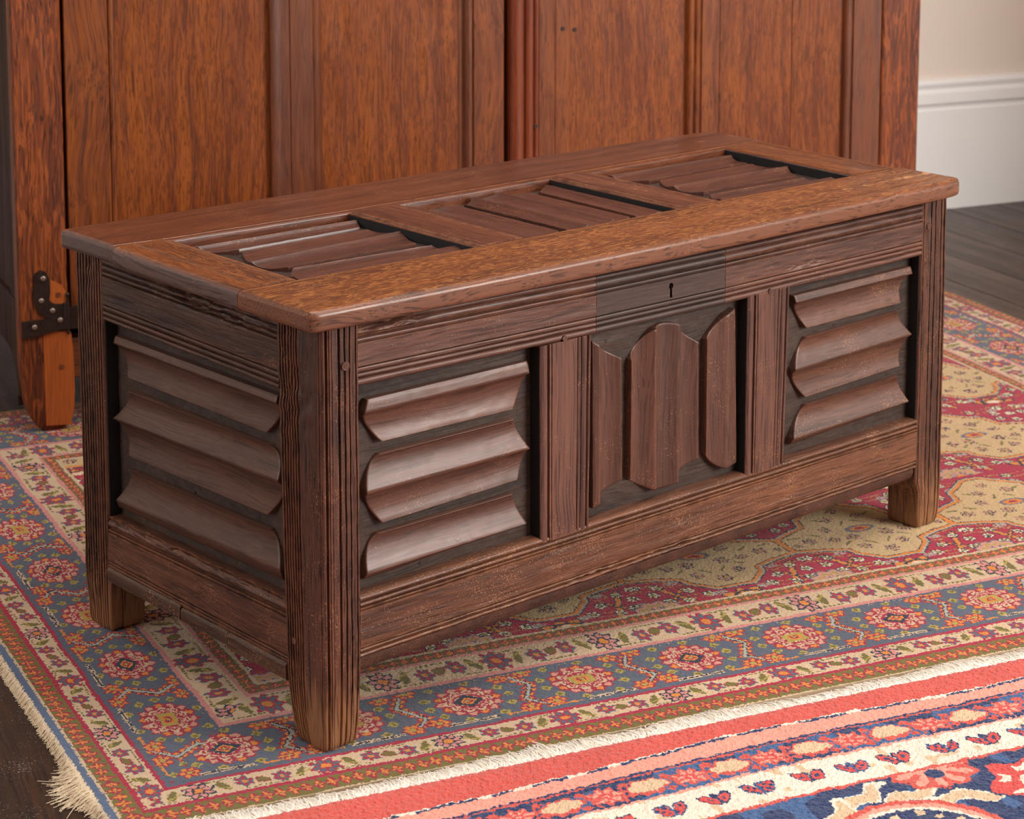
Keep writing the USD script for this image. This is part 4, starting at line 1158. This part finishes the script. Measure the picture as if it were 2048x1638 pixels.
def rug2_knots(x, y):
    n = len(x)
    xs, ys = x + 0.0032 * knot_noise(x, y, 300, 13) + 0.004 * knot_noise(x, y, 60, 15), y + 0.0042 * knot_noise(x, y, 300, 14) + 0.004 * knot_noise(x, y, 60, 16)
    wob = 0.006 * (meshkit.noise(np.stack([x * 5, x * 0, x * 0], -1), 3) - 0.5) * 2
    ys = ys + wob + 0.045 * np.clip(0.5 - xs, 0, 0.5) * (ys < -0.15)
    ink = Ink(n, "ivory")
    ink(ys <= -0.124, "coral")
    ln = -0.1775 - 0.004 * np.sin(x * 9)
    ink(ys < ln + 0.001, "ivory")
    ink((ys < ln - 0.001) & (knot_noise(x, y * 0, 40, 5) > -0.22), "deep")
    ink(ys < ln - 0.0055, "peach")
    ink(ys < -0.2105, "deep")
    ink(ys < -0.2145, "coral")
    ink(ys < -0.2185, "mid")
    on = (ys < -0.2185) & (ys > -0.2725)
    ink(on & (knot_noise(x, y, 28, 8) > -0.05), "deep")
    b = ys + 0.2470
    P = 0.1150
    k = np.floor((xs - 0.369) / P + 0.5)
    a = xs - 0.369 - k * P
    ink(on & (np.abs(np.abs(a) - 0.022 - 0.2 * b) < 0.0022) & (np.abs(b) < 0.022), "coral")
    for cx_, cy_ in ((0.031, 0.016), (-0.031, -0.016), (0.030, -0.012), (-0.028, 0.015)):
        m = np.abs(a - cx_) + np.abs(b - cy_) * 1.2
        ink(on & (m < 0.0085), "coral")
    rad, ang = np.hypot(a / 0.0245, b / 0.0205), np.arctan2(b, a)
    ink(on & (rad < 0.92 + 0.16 * np.cos(7 * ang)), "coral")
    ink(on & (rad < 0.85 + 0.20 * np.cos(7 * ang + 1.0)) & (np.sin(ang * 7) > -0.1), "peach")
    ink(on & (rad < 0.36), "scarlet")
    ink(on & (rad < 0.14), "peach")
    a2 = np.where(a > 0, a - P / 2, a + P / 2)
    rad, ang = np.hypot(a2 / 0.0280, b / 0.0190), np.arctan2(b, a2)
    ink(on & (rad < 1.02 + 0.10 * np.cos(6 * ang)), "coral")
    ink(on & (rad < 0.88 + 0.10 * np.cos(6 * ang)) & (b > -0.012 + 0.2 * np.abs(a2)), "sand")
    ink((ys < -0.2725) & (ys > -0.2775), "peach")
    on = (ys < -0.2775) & (ys > -0.3455)
    ink(on, "ivory")
    ink(on & (knot_noise(x, y, 70, 21) > 0.30), "sand")
    b = ys + 0.3125
    P = 0.0640
    k = np.floor((xs - 0.369) / P + 0.5)
    a = xs - 0.369 - k * P
    odd = (k.astype(int) % 2) == 1
    aa = np.abs(a + 0.004 * np.sin(k * 2.1))
    p_, q_ = (aa - 0.0105) * 0.84 - (b - 0.002) * 0.54, (aa - 0.0105) * 0.54 + (b - 0.002) * 0.84
    lobe = (p_ / 0.0085) ** 2 + (q_ / 0.0165) ** 2
    bud = np.hypot(a / 0.0055, (b - 0.008) / 0.008)
    body = (lobe < 1.0) | (bud < 1.0)
    inner = (lobe < 0.62) | (bud < 0.5)
    ink(on & body, "deep")
    ink(on & body & odd, "mid")
    ink(on & inner & (aa > 0.0022), "scarlet")
    ink(on & body & odd & (np.sin(a * 560 + 1) * np.sin(b * 560) > 0.25), "deep")
    ink(on & (lobe < 0.10) & ~odd, "deep")
    ink((ys <= -0.3455) & (ys > -0.3515), "coral")
    on = ys <= -0.3515
    ink(on, "deep")
    ink(on & (knot_noise(x, y, 34, 23) > 0.20), "mid")
    # arabesques of sand, a red arc, a half palmette and a great red bloom
    PF = 0.46
    u = xs - 0.640
    u = u - np.round(u / PF) * PF
    v = -0.3515 - ys
    for ox, oy, l, w_, t_ in ((-0.120, 0.036, 0.052, 0.0115, 0.5), (-0.060, 0.050, 0.050, 0.0115, 0.15), (-0.165, 0.062, 0.045, 0.012, 0.9), (0.012, 0.080, 0.055, 0.012, -0.25), (-0.105, 0.090, 0.040, 0.011, 0.2)):
        ca, sa = math.cos(t_), math.sin(t_)
        p_, q_ = (u - ox) * ca - (v - oy) * sa, (u - ox) * sa + (v - oy) * ca
        q_ = q_ - 0.006 * np.sin(p_ * 110)
        d = (p_ / l) ** 2 + (q_ / w_) ** 2
        ink(on & (d < 1.25), "ivory")
        ink(on & (d < 0.75), "sand")
    rr = np.hypot(u + 0.105, (v - 0.165) * 1.0)
    ink(on & (rr < 0.112), "coral")
    ink(on & (rr < 0.103), "peach")
    ink(on & (rr < 0.094), "ivory")
    ink(on & (rr < 0.088), "deep")
    ink(on & (rr < 0.088) & (np.sin(u * 190) * np.sin(v * 190) > 0.45), "sand")
    rr, ang = np.hypot(u / 0.060, (v + 0.004) / 0.058), np.arctan2(v + 0.004, u)
    ink(on & (rr < 0.95 + 0.07 * np.cos(11 * ang)), "coral")
    ink(on & (rr < 0.80 + 0.10 * np.cos(11 * ang)) & (np.cos(11 * ang) > -0.2), "peach")
    ink(on & (rr < 0.42), "peach")
    ink(on & (np.hypot(u, v - 0.014) < 0.012), "deep")
    rr, ang = np.hypot((u - 0.104) / 0.064, (v - 0.078) / 0.062), np.arctan2(v - 0.078, u - 0.104)
    ink(on & (rr < 1.02 + 0.14 * np.cos(6 * ang)), "deep")
    ink(on & (rr < 0.95 + 0.14 * np.cos(6 * ang)), "scarlet")
    ink(on & (rr < 0.84 + 0.16 * np.cos(6 * ang)) & (rr > 0.52) & (np.cos(6 * ang + 3.1) > 0.2), "ivory")
    ink(on & (rr < 0.36), "ivory")
    ink(on & (rr < 0.20), "scarlet")
    k = 1 + 0.16 * (np.random.default_rng(8).random(n) - 0.5) + 0.10 * knot_noise(x, y, 420, 29) + 0.10 * knot_noise(x, y, 26, 30) + 0.08 * knot_noise(x, y, 7, 31)
    ink.c *= k[:, None]
    return np.clip(ink.c, 0, 1)


def pile(name, rough_, sheen, bump, bscale):
    n = {"a": ("attribute", {"attribute": "dye"}), "tc": ("texture_coordinate", {}), "n": ("noise_texture", {"scale": bscale, "detail": 3.0, "roughness": 0.7}),
         "b": ("bump", {"distance": 0.002, "strength": bump}), "p": ("principled_bsdf", {"roughness": rough_, "sheen_weight": sheen, "sheen_roughness": 0.5, "specular_ior_level": 0.15})}
    return usdkit.material(stage, LK + name, n, [("a.color", "p.base_color"), ("tc.object", "n.vector"), ("n.fac", "b.height"), ("b.normal", "p.normal")], surface="p.BSDF")


def knotted(name, parent, gx, gy, z, dye, mat, amp, freq, lift=0.0, slope=None):
    """A pile as a fine sheet of square knots, one dye colour each, with turned-down edges."""
    gx, gy = np.asarray(gx), np.asarray(gy)
    X, Y = np.meshgrid(gx, gy, indexing="ij")
    Z = z + amp * 2 * (meshkit.noise(np.stack([X * freq, Y * freq, X * 0], -1), 2) - 0.5) + amp * (meshkit.noise(np.stack([X * freq * 2.3, Y * freq * 2.3, X * 0], -1), 7) - 0.5)
    Z = Z + amp * 0.9 * (np.random.default_rng(3).random(X.shape) - 0.5)
    if slope is not None:
        Z = Z + slope(X, Y)
    Wx, Wy = lay(X, Y)
    if lift:
        k = 1 - lift / 1.1817
        Wx, Wy = _p[0] + (Wx - _p[0]) * k, _p[1] + (Wy - _p[1]) * k
    n, m = X.shape
    P = np.stack([Wx, Wy, Z], -1).reshape(-1, 3)
    i = np.arange(n * m).reshape(n, m)
    rim = np.concatenate([i[:, 0], i[-1, 1:], i[-2::-1, -1], i[0, -2:0:-1]])
    Q = P[rim].copy()
    Q[:, 2] = 0.0008
    q = np.stack([i[:-1, :-1], i[1:, :-1], i[1:, 1:], i[:-1, 1:]], -1).reshape(-1, 4)
    sk = np.stack([rim, n * m + np.arange(len(rim)), n * m + (np.arange(len(rim)) + 1) % len(rim), np.roll(rim, -1)], -1)
    cx_, cy_ = (X[:-1, :-1] + X[1:, 1:]) / 2, (Y[:-1, :-1] + Y[1:, 1:]) / 2
    col = dye(cx_.ravel(), cy_.ravel())
    rc = dye(X.ravel()[rim], Y.ravel()[rim])
    V, Fc, col = np.vstack([P, Q]), np.vstack([q, sk]), np.vstack([col, rc])
    mesh = UsdGeom.Mesh.Define(stage, path_of(name, parent))
    mesh.CreatePointsAttr(Vt.Vec3fArray.FromNumpy(V.astype(np.float32)))
    mesh.CreateFaceVertexCountsAttr(Vt.IntArray.FromNumpy(np.full(len(Fc), 4, np.int32)))
    mesh.CreateFaceVertexIndicesAttr(Vt.IntArray.FromNumpy(Fc.astype(np.int32).ravel()))
    mesh.CreateSubdivisionSchemeAttr("none")
    pv = UsdGeom.PrimvarsAPI(mesh).CreatePrimvar("dye", Sdf.ValueTypeNames.Color3fArray, "uniform")
    pv.Set(Vt.Vec3fArray.FromNumpy(col.astype(np.float32)))
    UsdShade.MaterialBindingAPI.Apply(mesh.GetPrim()).Bind(mat)
    return mesh.GetPrim()


def strands(name, parent, pts, w0, w1, mat):
    """Loose threads: pts (n, k, 3)."""
    n, k = pts.shape[:2]
    c = UsdGeom.BasisCurves.Define(stage, path_of(name, parent))
    c.CreateTypeAttr("linear")
    c.CreatePointsAttr(Vt.Vec3fArray.FromNumpy(pts.reshape(-1, 3).astype(np.float32)))
    c.CreateCurveVertexCountsAttr(Vt.IntArray.FromNumpy(np.full(n, k, np.int32)))
    w = np.repeat(np.linspace(w0, w1, k)[None], n, 0).ravel()
    c.CreateWidthsAttr(Vt.FloatArray.FromNumpy(w.astype(np.float32)))
    c.SetWidthsInterpolation("vertex")
    UsdShade.MaterialBindingAPI.Apply(c.GetPrim()).Bind(mat)
    return kind(c.GetPrim(), "stuff")


old_rug = thing("persian_rug", "worn old rug with blue rosette border and crimson field lying under the chest", "rug")
gx = np.concatenate([np.arange(-0.292, 1.35, 0.0021), np.arange(1.35, 1.992, 0.0030)])
gy = np.concatenate([np.arange(-0.104, 0.62, 0.0021), np.arange(0.62, 1.496, 0.0046)])
knotted("rug_pile", old_rug, gx, gy, RUG - 0.0007, rug_knots, pile("old_pile", 0.9, 0.15, 0.25, 900.0), 0.00035, 260)
rng = np.random.default_rng(11)
wool = simple("fringe_wool", srgb(226, 204, 172), 0.9, 0.0, 0.0, 40.0, 0.12)
# end fringe along the left edge, long tassels near the front corner
n = 5200
y = rng.uniform(-0.105, 1.45, n)
long_ = np.exp(-((y - 0.035) / 0.045) ** 2)
ln = (0.0055 + 0.0065 * rng.random(n)) + long_ * rng.random(n) * 0.040
t = np.linspace(0, 1, 6)[None]
dx = -ln[:, None] * t
dy = rng.normal(0, 0.35, n)[:, None] * ln[:, None] * t + rng.normal(0, 0.25, n)[:, None] * ln[:, None] * t ** 2 - (long_ * rng.random(n) * 0.012)[:, None] * t
xx = -0.2905 + dx + rng.normal(0, 0.0012, n)[:, None]
yy = y[:, None] + dy
Wx, Wy = lay(xx, yy)
zz = RUG - 0.001 + 0.0015 * rng.random(n)[:, None] - (RUG - 0.0025) * np.clip(t * 1.6, 0, 1) ** 1.2 + 0.002 * rng.random(n)[:, None] * np.sin(math.pi * t)
strands("fringe", old_rug, np.stack([Wx, Wy, zz], -1), 0.0013, 0.0006, wool)

red_rug = thing("wool_rug", "thick coral-bordered wool rug with ivory and navy bands in the foreground", "rug")
gx = np.arange(-0.62, 1.62, 0.0024)
gx = np.concatenate([np.arange(-0.62, -0.24, 0.006), np.arange(-0.24, 1.06, 0.0018), np.arange(1.06, 1.62, 0.006)])
gy = np.concatenate([np.arange(-1.25, -0.52, 0.006), np.arange(-0.52, -0.118, 0.0018)])
R2Z = 0.0205
edge_fall = lambda X, Y: -0.0085 * np.clip((Y + 0.145) / 0.027, 0, 1) ** 2
knotted("rug_pile", red_rug, gx, gy, R2Z, rug2_knots, pile("wool_pile", 0.95, 0.3, 0.5, 420.0), 0.0008, 240, 0.0105, edge_fall)
n = 16000
white_wool = simple("selvage_wool", srgb(242, 232, 218), 0.9, 0.0, 0.0, 40.0, 0.06)
x = rng.uniform(-0.62, 1.60, n)
wid = 0.031 + 0.010 * (meshkit.noise(np.stack([x * 14, x * 0, x * 0], -1), 4) - 0.5) - 0.008 * np.clip(1 - np.abs(x - 0.62) / 0.16, 0, 1)
y0_ = -0.131 + rng.random(n) * 0.008
t = np.linspace(0, 1, 6)[None]
tuft = np.exp(-((x - 0.246) / 0.006) ** 2) * 0.022
xx = x[:, None] + rng.normal(0, 0.0045, n)[:, None] * np.sin(math.pi * t) + rng.normal(0, 0.004, n)[:, None] * t
yy = y0_[:, None] + (wid * (0.55 + 0.6 * rng.random(n)) + tuft * rng.random(n))[:, None] * t
zz = 0.0125 + 0.0045 * rng.random(n)[:, None] + 0.0035 * np.sin(math.pi * t) * rng.random(n)[:, None] - 0.0030 * t
Wx, Wy = lay(xx, yy)
k = 1 - 0.0105 / 1.1817
strands("selvage_fringe", red_rug, np.stack([_p[0] + (Wx - _p[0]) * k, _p[1] + (Wy - _p[1]) * k, zz], -1), 0.0017, 0.0011, white_wool)
